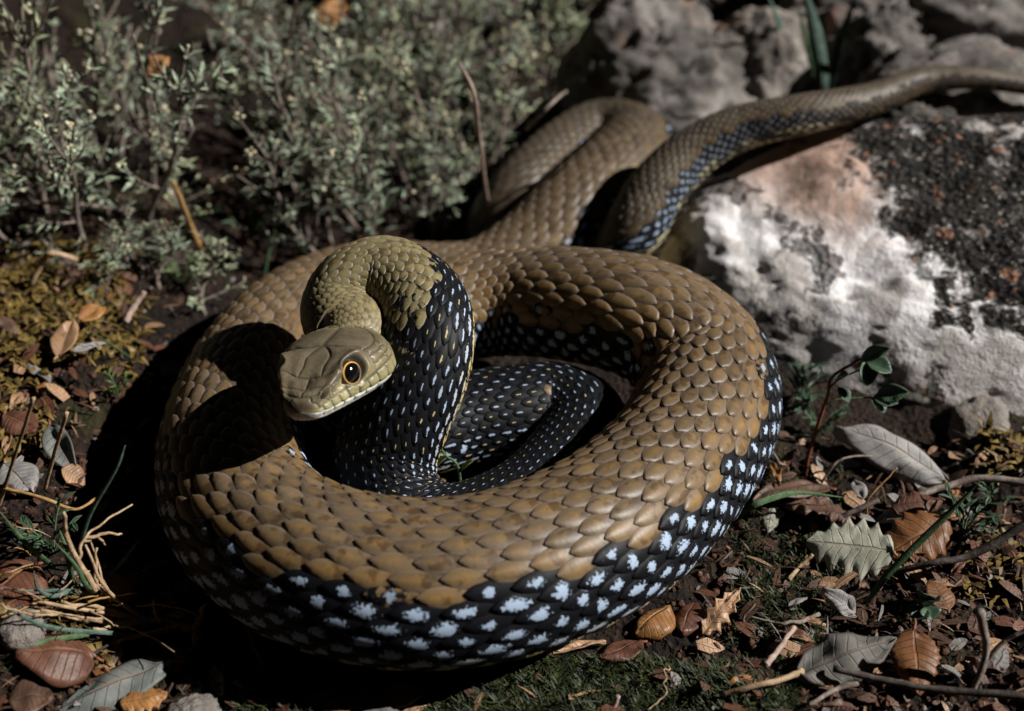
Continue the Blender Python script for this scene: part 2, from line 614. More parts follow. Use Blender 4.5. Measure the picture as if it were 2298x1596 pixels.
def mat_belly():
    t = NT('snake_belly_plates')
    a = t.n('Attribute', attribute_name='ca')
    su_ = t.sep(t.attr('su'))
    pos = t.coord('Object')
    nz = t.noise(pos, 500, 4, .6)
    c = t.mix(t.ramp(nz, .5, .58), a.outputs['Color'], (.012, .012, .014))
    c = t.mix(t.ramp(su_[0], .7, 1.0, 0, .5), c, t.mix(1.0, c, (.5, .45, .4), 'MULTIPLY'))
    return t.out(c, .38, .4)


def mat_skin():
    t = NT('snake_skin')
    pos = t.coord('Object')
    f = t.attr('sk', 'Fac')
    c = t.mix(f, (.085, .068, .066), (.009, .009, .011))
    c = t.mix(t.ramp(t.noise(pos, 1500, 2), .45, .7, 0, .5), c, (.11, .10, .12))
    return t.out(c, .6, .25)


M_SCALE, M_BELLY, M_SKIN = mat_scale(), mat_belly(), mat_skin()

snake = empty('snake', tuple(P(1080, 1000, 0)))
tag(snake, 'large coiled brown and black snake with raised head and white-spotted flanks', 'snake')
INV = -np.array(snake.location)

# --- head as a loft, joined to the same skin as the body
HUP = np.array((0, 0, 1.0)) - HF * HF[2]
HUP = HUP / np.linalg.norm(HUP)
HS = np.cross(HF, HUP)                                  # points to the snake's right... sign fixed below
if HS[0] < 0:
    HS = -HS                                            # +side = towards the lit cheek
_roll = R(-10)
HUP, HS = HUP * math.cos(_roll) + HS * math.sin(_roll), HS * math.cos(_roll) - HUP * math.sin(_roll)
HT = 300
HA = 300
tt = 1 - (1 - np.linspace(0, 1, HT)) ** 1.35
tt[-1] = 1.0
th = np.linspace(-math.pi, math.pi, HA, endpoint=False)
Tg, Ag2 = np.meshgrid(tt, th, indexing='ij')


def ctl(t, xs, ys):
    """smooth curve through (xs, ys)"""
    pts = catmull(np.stack([xs, ys], 1), 400)
    return np.interp(t, pts[:, 0], pts[:, 1])


HX = np.array([0, .12, .26, .40, .55, .70, .82, .91, .96, .985, 1.0])
W_ = ctl(Tg, HX, np.array([6.0, 10.6, 15.6, 16.8, 14.6, 11.0, 8.3, 6.3, 4.9, 3.3, 0.2]))
TOP = ctl(Tg, HX, np.array([6.0, 8.2, 9.0, 9.5, 9.8, 8.4, 6.3, 4.6, 3.4, 2.2, 0.1]))
BOT = ctl(Tg, HX, np.array([5.0, 7.6, 8.2, 8.2, 7.4, 6.4, 5.4, 4.3, 3.2, 2.0, 0.1]))
adeg = np.degrees(np.abs(Ag2))
ex = np.where(adeg < 90, .72, .78)
X = W_ * np.sign(np.sin(Ag2)) * np.abs(np.sin(Ag2)) ** .80
Z = np.where(np.cos(Ag2) > 0, TOP, BOT) * np.sign(np.cos(Ag2)) * np.abs(np.cos(Ag2)) ** ex
g = lambda x, m, w: np.exp(-((x - m) / w) ** 2)
brow = 1.7 * g(adeg, 45, 10) * sstep(.50, .58, Tg) * sstep(.84, .76, Tg)
canth = 1.5 * g(adeg, 54, 10) * sstep(.70, .78, Tg) * sstep(.96, .9, Tg)
hollow = -1.5 * g(adeg, 0, 24) * sstep(.45, .60, Tg) * sstep(.94, .86, Tg)
lore = -1.3 * g(adeg, 74, 13) * g(Tg, .775, .07)
cheek = .7 * g(adeg, 95, 26) * g(Tg, .30, .16)
lipb = .35 * g(adeg, 96, 8) * sstep(.2, .3, Tg) * sstep(1.0, .93, Tg)
mouth_a = 105 + 5 * np.sin((Tg - .3) * 5.5)
mouth = -.75 * g(adeg, mouth_a, 2.4) * sstep(.24, .34, Tg) * sstep(1.0, .97, Tg)
EYE_T, EYE_A = .662, 65.0
edist = np.sqrt(((Tg - EYE_T) * HEAD_L * 1000) ** 2 + ((adeg - EYE_A) * math.pi / 180 * 11.0) ** 2)
sock = -1.8 * sstep(4.9, 3.7, edist)
lid = .32 * g(edist, 5.2, .5)
NOS_T, NOS_A = .905, 62.0
ndist = np.sqrt(((Tg - NOS_T) * HEAD_L * 1000 * .85) ** 2 + ((adeg - NOS_A) * math.pi / 180 * 7.5) ** 2)
nos = -1.8 * sstep(1.7, .8, ndist) + .25 * g(ndist, 1.6, .4)

# shield seams: polylines in (t, degrees from the midline), mirrored
SEAMS = [
    [(.20, 0), (.50, 0)], [(.78, 0), (.955, 0)],
    [(.50, 0), (.515, 18), (.50, 34), (.505, 50)], [(.50, 0), (.60, 13), (.70, 15), (.785, 22)], [(.785, 0), (.785, 22), (.755, 45), (.76, 58)],
    [(.88, 0), (.872, 26), (.865, 50), (.86, 66)], [(.955, 0), (.945, 24), (.925, 44), (.90, 58), (.905, 70)], [(.945, 24), (.97, 50), (.96, 80), (.955, 104)],
    [(.505, 50), (.50, 62), (.52, 72)], [(.505, 50), (.40, 52), (.28, 44), (.20, 22), (.20, 0)],
    [(.52, 72), (.515, 90), (.53, 98)], [(.955, 104), (.90, 99), (.80, 99), (.70, 101), (.60, 103), (.50, 101), (.38, 98), (.28, 99)],
    [(.74, 66), (.735, 84), (.745, 99)], [(.835, 66), (.84, 84), (.84, 99)], [(.74, 84), (.84, 84)], [(.86, 66), (.80, 66), (.74, 66)],
    [(.905, 70), (.955, 82)], [(.90, 90), (.88, 99)], [(.875, 70), (.87, 99)],
    [(.935, 101), (.93, 118)], [(.875, 99), (.87, 119)], [(.81, 99), (.80, 120)], [(.745, 100), (.735, 121)], [(.675, 101), (.66, 122)], [(.60, 103), (.58, 123)], [(.52, 101), (.50, 123)], [(.44, 99), (.42, 123)], [(.36, 98), (.33, 123)],
    [(.52, 90), (.42, 84), (.38, 98)], [(.505, 66), (.44, 70), (.42, 84)], [(.44, 70), (.36, 66), (.32, 80), (.42, 84)], [(.36, 66), (.34, 50)], [(.32, 80), (.28, 99)], [(.32, 80), (.24, 76)],
    [(.93, 124), (.925, 140)], [(.85, 124), (.845, 138)], [(.77, 125), (.765, 138)], [(.69, 125), (.68, 138)], [(.60, 126), (.59, 138)], [(.50, 126), (.49, 138)], [(.96, 140), (.80, 138), (.40, 138)],
]
mx, my = Tg * HEAD_L * 1000, np.radians(adeg) * 10.5
wob = vnoise(np.stack([mx.ravel() * .6, my.ravel() * .6, 0 * mx.ravel()], 1), 5).reshape(mx.shape) * .22
sd_ = np.full(mx.shape, 99.0)
for pl in SEAMS:
    q = np.array([(a * HEAD_L * 1000, math.radians(np.interp(b, [0, 60, 99, 121, 180], [0, 55, 86, 106, 180])) * 10.5) for a, b in pl])
    if len(q) > 2:
        q = catmull(q, len(q) * 3)
    for k in range(len(q) - 1):
        ax, ay = q[k]
        bx, by = q[k + 1] - q[k]
        u = np.clip(((mx - ax) * bx + (my - ay) * by) / (bx * bx + by * by + 1e-9), 0, 1)
        sd_ = np.minimum(sd_, np.hypot(mx - ax - u * bx, my - ay - u * by))
sd_ = sd_ + np.abs(wob) * .35
# small nape and temple scales: offset cells
cu_, cv_ = mx / 3.4, my / 2.6
row = np.floor(cv_)
fu = (cu_ + .5 * (row % 2)) % 1.0
fv = cv_ % 1.0
cell = np.minimum(np.minimum(fu, 1 - fu) * 3.4, np.minimum(fv, 1 - fv) * 2.6)
rear = sstep(.30, .24, Tg) * (adeg < 100)
sd_ = np.where((Tg < .25) & (adeg < 125) & (edist > 5), np.minimum(sd_, np.where(adeg > 98, cell, np.where(Tg < .205, cell, sd_))), sd_)
seam = np.exp(-(sd_ / .23) ** 2)
pill = .26 * np.clip(sd_ / 1.4, 0, 1)
seam = seam * (1 - sstep(5.6, 4.4, edist))
D = brow + canth + hollow + lore + cheek + lipb + mouth + sock + lid + nos - .42 * seam + pill
D = D + .05 * vnoise(np.stack([mx.ravel() * 1.2, my.ravel() * 1.2, np.sign(Ag2).ravel() * 3], 1), 9).reshape(mx.shape)
D = D * sstep(1.0, .985, Tg)
nx, nz_ = X / (W_ ** 2 + 1e-6), Z / (np.where(Z > 0, TOP, BOT) ** 2 + 1e-6)
nl = np.hypot(nx, nz_) + 1e-9
X = X + D * nx / nl
Z = Z + D * nz_ / nl
HV = H0 + (Tg * HEAD_L)[..., None] * HF + (X * MM)[..., None] * HS + (Z * MM)[..., None] * HUP


def head_pt(t, a):
    k = np.argmin((Tg - t) ** 2 * 4 + (np.degrees(Ag2) - a) ** 2 / 8100)
    return HV.reshape(-1, 3)[k]


# head colours (per vertex)
hc = lerp(col(.118, .095, .060), col(.215, .185, .090), sstep(48, 98, adeg))
hc = lerp(hc, col(.31, .275, .135), sstep(84, 99, adeg) * .7)
hc = lerp(hc, col(.215, .185, .105), sstep(.30, .16, Tg) * .8)
hc = lerp(hc, col(.46, .455, .40), sstep(-1.5, 1.0, adeg - mouth_a) * sstep(.2, .3, Tg))
hc = lerp(hc, col(.50, .45, .26), .8 * g(Tg, .765, .022) * g(adeg, 74, 10))
snn = vnoise(np.stack([mx.ravel() * .35, my.ravel() * .35, np.sign(Ag2).ravel()], 1), 21).reshape(mx.shape)
hc = hc * (1 + .16 * snn + .12 * vnoise(np.stack([mx.ravel() * 1.7, my.ravel() * 1.7, np.sign(Ag2).ravel()], 1), 23).reshape(mx.shape))[..., None]
hc = lerp(hc, col(.040, .032, .022), .85 * seam)
hc = lerp(hc, col(.012, .010, .008), sstep(1.35, .8, ndist))
hc = lerp(hc, col(.03, .026, .02), g(adeg, mouth_a, 1.6) * sstep(.28, .36, Tg) * .8)
hc = lerp(hc, col(.02, .018, .014), sstep(4.8, 4.3, edist))

# skin tube
KS = 5
sk_s = SG[::KS]
NA = 48
pa = np.linspace(-math.pi, math.pi, NA, endpoint=False)
sg_, pg_ = np.meshgrid(sk_s, pa, indexing='ij')
BVt = body_point(sg_, pg_, np.full(sg_.shape, -.0002))
dark = sstep(.335, .27, S_LEN - sg_) * sstep(.06, .12, S_LEN - sg_)
dark = np.maximum(dark, sstep(56, 64, np.degrees(np.abs(pg_))) * sstep(.08, .12, S_LEN - sg_))
nB = BVt.shape[0] * NA
body_v = np.vstack([BVt.reshape(-1, 3), HV.reshape(-1, 3)])
tb = np.arange(NA)
# tail end and snout closed by a fan; the head loft starts inside the neck and shares its mesh
fB, fH = grid_faces(BVt.shape[0], NA, True), grid_faces(HT, HA, True) + nB
# bridge: last neck ring to the first head ring
br = []
last_ring = (BVt.shape[0] - 1) * NA
for k in range(HA):
    k2 = (k + 1) % HA
    a_, b_ = int(k * NA / HA) % NA, int(k2 * NA / HA) % NA
    br.append((last_ring + a_, nB + k, nB + k2))
    if a_ != b_:
        br.append((last_ring + a_, nB + k2, last_ring + b_))
fan = [(k, (k + 1) % NA, 0) for k in range(1, NA - 1)]
me = new_mesh('snake_body', body_v + INV, [np.vstack([fB, fH]), np.array(br + fan)], True,
              {'sk': ('FLOAT', np.concatenate([dark.ravel(), np.zeros(HT * HA)])),
               'hc': ('FLOAT_COLOR', np.vstack([np.zeros((nB, 4)), np.hstack([hc.reshape(-1, 3), np.ones((HT * HA, 1))])]))})


def mat_head():
    t = NT('snake_head')
    a = t.n('Attribute', attribute_name='hc')
    pos = t.coord('Object')
    n1 = t.noise(pos, 900, 4, .6)
    n2 = t.noise(pos, 4500, 2, .5)
    c = t.mix(t.ramp(n1, .4, .7, 0, .35), a.outputs['Color'], t.mix(1.0, a.outputs['Color'], (.62, .6, .55), 'MULTIPLY'))
    c = t.mix(t.ramp(n2, .55, .75, 0, .2), c, (.30, .27, .2))
    t.bump(t.math('ADD', n1, t.math('MULTIPLY', n2, .35)), .00010, .6)
    return t.out(c, t.math('ADD', .30, t.math('MULTIPLY', n1, .2)), .45)


me.materials.append(M_SKIN)
me.materials.append(mat_head())
mi = np.zeros(len(me.polygons), np.int32)
mi[len(fB):len(fB) + len(fH)] = 1
me.polygons.foreach_set('material_index', mi)
obj('body', me, None, snake)

# --- scales: the largest in view are parts of their own, the others one part
cen = V[:, 4, 3, :]
toc = CAM - cen
dist = np.linalg.norm(toc, axis=1)
d0, l0 = spine_at(s0, SD), spine_at(s0, SL)
nrm = np.cos(phi0)[:, None] * d0 + np.sin(phi0)[:, None] * l0
facing = np.sum(nrm * toc, 1) / dist
rel = cen - CAM
dep = rel @ CF
sx, sy = 1149 + FPX * (rel @ CR) / dep, 798 - FPX * (rel @ CU) / dep
front = (sy > 900) & (sx > 480) & (sx < 1760) & (dh > .38) & (facing > .15)
score = np.where(front, r0 / dist * facing, 0)
pick = np.argsort(-score)[:300]
pick = pick[score[pick] > 0]
own = np.zeros(NS, bool)
own[pick] = True
Vf = V.reshape(NS, npv, 3)
keep = np.where(~own)[0]
base_i = (np.arange(len(keep)) * npv)[:, None, None]
fs = (pf[None] + base_i).reshape(-1, 4)
kv = np.repeat(~own, npv)
n1_ = len(keep) * npv
fv_ = (vf[None] + (n1_ + np.arange(nv_) * npb)[:, None, None]).reshape(-1, 4)
me = new_mesh('snake_scales', np.vstack([Vf[keep].reshape(-1, 3), VV.reshape(-1, 3)]) + INV, np.vstack([fs, fv_]), True,
              {'su': ('FLOAT_VECTOR', np.vstack([su_v[kv], vsu])),
               'ca': ('FLOAT_COLOR', np.vstack([ca_v[kv], np.repeat(vca, npb, 0)])),
               'cs': ('FLOAT_COLOR', np.vstack([cs_v[kv], np.repeat(vcs, npb, 0)])),
               'size': ('FLOAT', np.concatenate([szv[kv], np.full(nv_ * npb, .5)])),
               'asp': ('FLOAT', np.concatenate([aspv[kv], np.ones(nv_ * npb)]))})
me.materials.append(M_SCALE)
me.materials.append(M_BELLY)
mi = np.zeros(len(me.polygons), np.int32)
mi[len(fs):] = 1
me.polygons.foreach_set('material_index', mi)
o = obj('scales', me, None, snake)
tag(o, kind='stuff')
for k in pick:
    sl = slice(k * npv, (k + 1) * npv)
    me = new_mesh('snake_scale', Vf[k] + INV, pf, True, {
        'su': ('FLOAT_VECTOR', su_v[sl]), 'ca': ('FLOAT_COLOR', ca_v[sl]), 'cs': ('FLOAT_COLOR', cs_v[sl]), 'size': ('FLOAT', szv[sl]), 'asp': ('FLOAT', aspv[sl])})
    obj('scale', me, M_SCALE, snake)


# --- eyes
def cap_mesh(name, r, a0, a1, n=8, m=40):
    """band of a sphere between polar angles a0 and a1 about +z"""
    al = np.linspace(a0, a1, n)
    be = np.linspace(0, 2 * math.pi, m, endpoint=False)
    A_, B_ = np.meshgrid(al, be, indexing='ij')
    v = np.stack([r * np.sin(A_) * np.cos(B_), r * np.sin(A_) * np.sin(B_), r * np.cos(A_)], -1).reshape(-1, 3)
    return new_mesh(name, v, grid_faces(n, m, True), True)


def mat_plain(name, c, rough=.5, spec=.5, coat=None):
    return NT(name).out(c, rough, spec, coat)


def mat_iris():
    t = NT('snake_iris')
    n = t.noise(t.coord('Object'), 3000, 3)
    return t.out(t.mix(t.ramp(n, .35, .65), (.62, .30, .05), (.75, .48, .14)), .25, .5, 1.0)


M_EYE, M_PUP, M_IRIS = mat_plain('snake_eyeball', (.035, .016, .008), .12, .5, 1.0), mat_plain('snake_pupil', (.003, .003, .003), .06, .5, 1.0), mat_iris()
ER = 5.0 * MM
eb_, pu_, ir_ = cap_mesh('eyeball', ER, 0.001, math.pi - .001, 30, 48), cap_mesh('pupil', ER * 1.008, .001, R(36), 10), cap_mesh('iris', ER * 1.010, R(36), R(40.5), 4)
for sgn in (1, -1):
    pt = head_pt(EYE_T, EYE_A * sgn)
    out_d = HS * sgn * .86 + HUP * .22 + HF * .48
    out_d /= np.linalg.norm(out_d)
    e = obj('eye', eb_, M_EYE, snake)
    e.location = Vector(pt + INV - out_d * 2.7 * MM)
    e.rotation_euler = Vector(out_d).to_track_quat('Z', 'Y').to_euler()
    obj('iris', ir_, M_IRIS, e)
    obj('pupil', pu_, M_PUP, e)
# ------------------------------------------------------------------ ground
SNX = SP[::12, :3]
SNR = SP[::12, 3]


def ground_h(x, y):
    """height of the soil (m)"""
    x, y = np.asarray(x, float), np.asarray(y, float)
    sh = x.shape
    p = np.stack([x.ravel(), y.ravel(), np.zeros(x.size)], 1)
    h = .0045 * fbm(p * 28, 3, 3) + .0016 * fbm(p * 160, 3, 4)
    h = h.reshape(sh) - .004
    h = h - .050 * np.exp(-(((x - .012) / .045) ** 2 + ((y - .128) / .036) ** 2))     # hollow under the crossing tail
    h = h - .030 * np.exp(-(((x + .03) / .055) ** 2 + ((y - .085) / .030) ** 2))       # dip behind the coil
    h = h + .016 * np.exp(-(((x - .068) / .022) ** 2 + ((y + .030) / .030) ** 2))      # hump under the raised bend
    rr_ = np.hypot(x + .005, y + .05)
    h = h - .003 * sstep(.15, .10, rr_)
    h = h + .022 * sstep(-.104, -.155, x) * sstep(-.19, -.10, y)
    h = h + .020 * sstep(.10, .24, x) * sstep(.05, .2, y)
    h = h + .10 * sstep(.45, 1.6, np.hypot(x, y)) * fbm(p * 1.1, 3, 8).reshape(sh)
    return h


def gh(x, y):
    return float(ground_h(np.array([x]), np.array([y]))[0])


xs = np.concatenate([-np.geomspace(.42, 60, 26)[::-1], np.linspace(-.40, .40, 330), np.geomspace(.42, 60, 26)])
ys = np.concatenate([-np.geomspace(.24, 60, 26)[::-1], np.linspace(-.22, .60, 330), np.geomspace(.62, 60, 26)])
gx, gy = np.meshgrid(xs, ys, indexing='ij')
gz = ground_h(gx, gy)


def mat_soil():
    t = NT('soil')
    p = t.coord('Object')
    n1, n2, n3 = t.noise(p, 45, 6, .65), t.noise(p, 260, 5, .7), t.noise(p, 1400, 3, .6)
    v = t.voro(p, 420)
    c = t.mix(t.ramp(n1, .35, .65), (.007, .005, .004), (.028, .016, .011))
    c = t.mix(t.ramp(n2, .5, .72, 0, .8), c, (.052, .027, .018))
    c = t.mix(t.ramp(n3, .6, .75, 0, .6), c, (.10, .066, .046))
    c = t.mix(t.ramp(t.noise(p, 30, 4, .6), .56, .66, 0, .55), c, (.035, .035, .010))
    t.bump(t.math('ADD', t.math('MULTIPLY', n2, 1.0), t.math('ADD', t.math('MULTIPLY', v, .8), t.math('MULTIPLY', n3, .3))), .004, 1.0)
    return t.out(c, .92, .2)


M_SOIL = mat_soil()
o = obj('ground', new_mesh('ground', np.stack([gx, gy, gz], -1).reshape(-1, 3), grid_faces(len(xs), len(ys))[:, ::-1], True), M_SOIL)
tag(o, 'dark reddish brown soil under the snake and the leaf litter', kind='structure')


def G(px, py, dz=0.0):
    """point on the ground seen at a pixel, lifted by dz"""
    q = P(px, py, 0.0)
    for _ in range(3):
        q = P(px, py, gh(q[0], q[1]) + dz)
    return q


def ray_hit(px, py, center, radii, rot=0.0):
    """first hit of a pixel's direction with an ellipsoid"""
    d = CF + (px - 1149.0) / FPX * CR - (py - 798.0) / FPX * CU
    o_ = (CAM - center) / radii
    d_ = d / radii
    a, b, c = d_ @ d_, 2 * o_ @ d_, o_ @ o_ - 1
    q = b * b - 4 * a * c
    return None if q < 0 else CAM + d * ((-b - math.sqrt(q)) / (2 * a))


# ------------------------------------------------------------------ rocks
def rock_mesh(name, radii, seed, rough=.18, nu=150, nv=110, sharp=.5, e=2.6, fine=1.0):
    th_ = np.linspace(0, 2 * math.pi, nu, endpoint=False)
    ph_ = np.linspace(.0, math.pi, nv)
    T_, P_ = np.meshgrid(ph_, th_, indexing='ij')
    d = np.stack([np.sin(T_) * np.cos(P_), np.sin(T_) * np.sin(P_), np.cos(T_)], -1).reshape(-1, 3)
    # squarish blob
    k = (np.abs(d) ** e).sum(1) ** (-1 / e)
    v = d * k[:, None]
    f1 = fbm(v * 1.6 + seed, 3, seed)
    rid = 1 - np.abs(fbm(v * 2.6 + seed * 1.7, 3, seed + 5))
    f2 = fbm(v * 7 + seed, 4, seed + 9, .55)
    f3 = fbm(v * 26 + seed, 3, seed + 13, .6)
    pit = np.clip(fbm(v * 13 + seed, 2, seed + 17) - .25, 0, 1)
    s_ = 1 + rough * (f1 * .9 + sharp * (rid - .6) * .8 + (f2 * .28 + f3 * .07) * fine - (pit * .25 if fine == 1.0 else 0))
    v = v * s_[:, None] * np.asarray(radii)
    return new_mesh(name, v, grid_faces(nv, nu, True)[:, ::-1], True)


def mat_rock(name, c0, c1, dark=.5, white=.5, warm=.3, scale=1.0):
    t = NT(name)
    p = t.coord('Object')
    n1, n2, n3 = t.noise(p, 30 * scale, 6, .6, .4), t.noise(p, 110 * scale, 5, .65), t.noise(p, 700, 4, .65)
    c = t.mix(t.ramp(n1, .38, .62), c0, c1)
    c = t.mix(t.ramp(t.noise(p, 22 * scale, 5, .6), .60 - .1 * white, .72, 0, .85), c, (.50, .46, .42))
    c = t.mix(t.ramp(t.noise(t.vadd(p, (.3, .1, .2)), 26 * scale, 4, .55), .62 - .12 * warm, .74, 0, .6), c, (.40, .21, .13))
    c = t.mix(t.math('MULTIPLY', t.ramp(t.noise(t.vadd(p, (.7, .4, .1)), 40 * scale, 6, .65), .60 - .14 * dark, .68, 0, 1.0), t.ramp(n2, .36, .52)), c, (.022, .020, .018))
    c = t.mix(t.ramp(n3, .5, .75, 0, .45), c, (.03, .028, .026))
    t.bump(t.math('ADD', n2, t.math('MULTIPLY', n3, .45)), .003, .9)
    return t.out(c, .88, .25)


M_ROCKS = [mat_rock('rock_grey', (.105, .094, .086), (.205, .185, .17), .5, .4, .4),
           mat_rock('rock_pale', (.15, .13, .115), (.27, .235, .205), .4, .7, .7),
           mat_rock('rock_dark', (.05, .046, .040), (.13, .115, .10), .7, .25, .2)]


def rock(label, px, py, zc, radii, seed, mat, rot=(0, 0, 0), rough=.2, group=None, cat='rock', name='rock'):
    o = obj(name, rock_mesh('rock', np.array(radii), seed, rough, 110, 80), M_ROCKS[mat])
    o.location = Vector(P(px, py, zc))
    o.rotation_euler = rot
    return tag(o, label, cat, group)


BC, BR = np.array((.245, .090, -.050)), np.array((.208, .110, .114))


def mat_boulder():
    t = NT('lichen_limestone')
    p = t.coord('Object')
    xyz = t.sep(t.vadd(p, (.04, 0, -.05)))
    w = t.noise(p, 28, 4, .6)
    n1, n2, n3 = t.noise(p, 55, 6, .62, .3), t.noise(p, 190, 5, .65), t.noise(p, 900, 4, .65)
    c = t.mix(t.ramp(n1, .36, .60), (.42, .39, .37), (.64, .60, .575))
    # white chalky crust low on the face
    wh = t.math('ADD', t.math('MULTIPLY', t.math('SUBTRACT', w, .5), .11), xyz[2])
    white = t.math('MULTIPLY', t.ramp(wh, .004, .014), t.ramp(wh, .044, .032))
    white = t.math('MULTIPLY', white, t.ramp(t.noise(t.vadd(p, (.2, .5, .1)), 40, 5, .6), .33, .45))
    c = t.mix(t.math('MULTIPLY', white, .9), c, (.84, .82, .83))
    # pink weathered shoulder on the side of the snake
    px_ = t.math('ADD', t.math('ADD', xyz[0], .030), t.math('MULTIPLY', t.math('SUBTRACT', n1, .5), .07))
    pink = t.math('MULTIPLY', t.ramp(px_, -.020, -.045), t.ramp(xyz[2], .016, .030))
    c = t.mix(t.math('MULTIPLY', pink, .85), c, t.mix(t.ramp(n2, .4, .6), (.46, .28, .21), (.37, .25, .19)))
    # black lichen crust over the top and the right
    lz = t.math('ADD', xyz[2], t.math('ADD', t.math('MULTIPLY', t.math('SUBTRACT', n1, .5), .06), t.math('MULTIPLY', t.math('MINIMUM', t.math('ADD', xyz[0], .03), 0.0), .6)))
    lich = t.math('MULTIPLY', t.ramp(lz, .014, .018), t.ramp(px_, -.085, -.065))
    lich = t.math('MULTIPLY', lich, t.ramp(t.noise(p, 75, 6, .7), .36, .46))
    low = t.math('MULTIPLY', t.ramp(xyz[2], .012, .002), t.ramp(t.noise(t.vadd(p, (.5, .5, .5)), 48, 6, .65), .52, .58))
    lich = t.math('MAXIMUM', lich, t.math('MULTIPLY', low, .9))
    patch = t.ramp(t.noise(t.vadd(p, (.9, .2, .4)), 42, 6, .65), .57, .61)
    lich = t.math('MAXIMUM', lich, t.math('MULTIPLY', patch, .8))
    lc = t.mix(t.ramp(n3, .52, .60), (.014, .013, .012), (.035, .032, .028))
    lc = t.mix(t.ramp(t.noise(p, 520, 3, .6), .62, .66), lc, (.42, .36, .31))
    lc = t.mix(t.ramp(t.noise(t.vadd(p, (.1, .7, .3)), 150, 4, .6), .60, .66), lc, (.24, .115, .07))
    c = t.mix(lich, c, lc)
    moss = t.math('MULTIPLY', t.ramp(t.noise(t.vadd(p, (.4, .9, .7)), 36, 5, .6), .64, .68), t.ramp(xyz[0], .02, .05))
    c = t.mix(moss, c, (.15, .11, .02))
    c = t.mix(t.ramp(n3, .60, .72, 0, .35), c, (.08, .065, .06))
    hgt = t.math('ADD', t.math('MULTIPLY', n2, 1.0), t.math('ADD', t.math('MULTIPLY', n3, .45), t.math('MULTIPLY', lich, t.math('MULTIPLY', t.voro(p, 330), 1.3))))
    t.bump(hgt, .0030, .75)
    return t.out(c, .9, .2)


bme = rock_mesh('boulder', BR, 12, .030, 420, 300, .2, 2.0, 1.25)
bv = np.empty(len(bme.vertices) * 3, np.float32)
bme.vertices.foreach_get('co', bv)
bv = bv.reshape(-1, 3).astype(float)
face_ = .050 + .002 + .22 * (bv[:, 0] + .165) + .33 * (bv[:, 1] + .065) + .0035 * fbm(bv * 34, 3, 61) + .0012 * fbm(bv * 120, 3, 63)   # broken-off sloping face on the side of the coil
kk = .006
hm = np.clip(.5 + .5 * (face_ - bv[:, 2]) / kk, 0, 1)
bv[:, 2] = np.where(bv[:, 2] > .03, face_ * (1 - hm) + bv[:, 2] * hm - kk * hm * (1 - hm), bv[:, 2])
bme.vertices.foreach_set('co', bv.astype(np.float32).ravel())
bme.update()
o = obj('boulder', bme, mat_boulder())
o.location = BC
o.rotation_euler = (0, R(3), R(-8))
tag(o, 'big white and pink limestone boulder crusted with black lichen beside the coil', 'boulder')

rock('grey lichen-stained slab leaning behind the folded coil', 1480, 235, .012, (.048, .032, .046), 21, 0, (0, R(25), R(20)))
rock('rounded pale stone with a pinkish white patch above the tail', 1715, 140, .030, (.027, .022, .026), 33, 1, (0, 0, R(30)), .12)
rock('broad grey pitted rock behind the end of the tail', 2120, 105, .022, (.075, .05, .044), 45, 0, (0, R(5), R(-10)), .24)
rock('flat grey stone under the arched end of the tail', 2190, 290, .022, (.058, .040, .036), 57, 0, (0, R(6), R(10)), .14)
rock('pale stone wedged between the grass blades', 1850, 20, .030, (.026, .022, .034), 61, 1, (0, 0, R(60)))
rock('dark brown stone in the shade above the grey slab', 1590, 50, .010, (.040, .030, .036), 71, 2, (0, 0, R(10)), .24)
rock('small grey stone behind the rounded pale stone', 1690, 30, .016, (.026, .022, .024), 77, 0, (0, 0, R(80)))
rock('grey stone half hidden behind the top of the shrub', 930, 20, .012, (.040, .028, .032), 83, 0, (0, 0, R(15)))
rock('reddish stone behind the shrub twigs', 760, 10, .006, (.022, .020, .022), 89, 1, (0, 0, R(45)))
rock('grey stone behind the shrub beside the dark brown stone', 1390, 30, .012, (.036, .03, .034), 93, 0, (0, 0, R(-25)))
rock('small dark stone against the foot of the flat grey stone', 2030, 300, .036, (.020, .018, .018), 97, 2, (0, 0, R(-25)))
rock('large grey rock at the far side of the pitted rock', 2220, 30, .02, (.09, .06, .042), 103, 0, (0, 0, R(5)), .24)
rock('grey rock in front of the pitted rock beside the grass blades', 1975, 130, .030, (.030, .026, .028), 113, 0, (0, 0, R(25)), .2)
rock('worn grey rock beyond the small stones', 1600, -60, .02, (.10, .06, .06), 107, 0, (0, 0, R(5)), .24)
rock('brown rock beyond the shrub', 1100, -70, .02, (.12, .06, .05), 109, 2, (0, 0, R(-5)), .24)
for k, (a, b, r_, lab, m_) in enumerate([(2060, 862, .0085, 'small brown pebble on the foot of the boulder', 2), (2200, 940, .010, 'crumbly reddish stone at the foot of the boulder', 1),
                                         (835, 1580, .0062, 'smooth grey pebble in front of the snake', 0), (425, 1604, .0066, 'rounded pale pebble beside the orange leaf', 1), (45, 1405, .0062, 'tan pebble above the broad brown leaf', 1)]):
    q = G(a, b, r_ * .35)
    o = obj('pebble', rock_mesh('pebble', np.array((r_ * 1.2, r_, r_ * .75)), 200 + k, .16, 40, 28), M_ROCKS[m_])
    o.location = q - np.array((0, 0, r_ * .3))
    o.rotation_euler = (0, 0, k * 1.3)
    tag(o, lab, 'pebble')


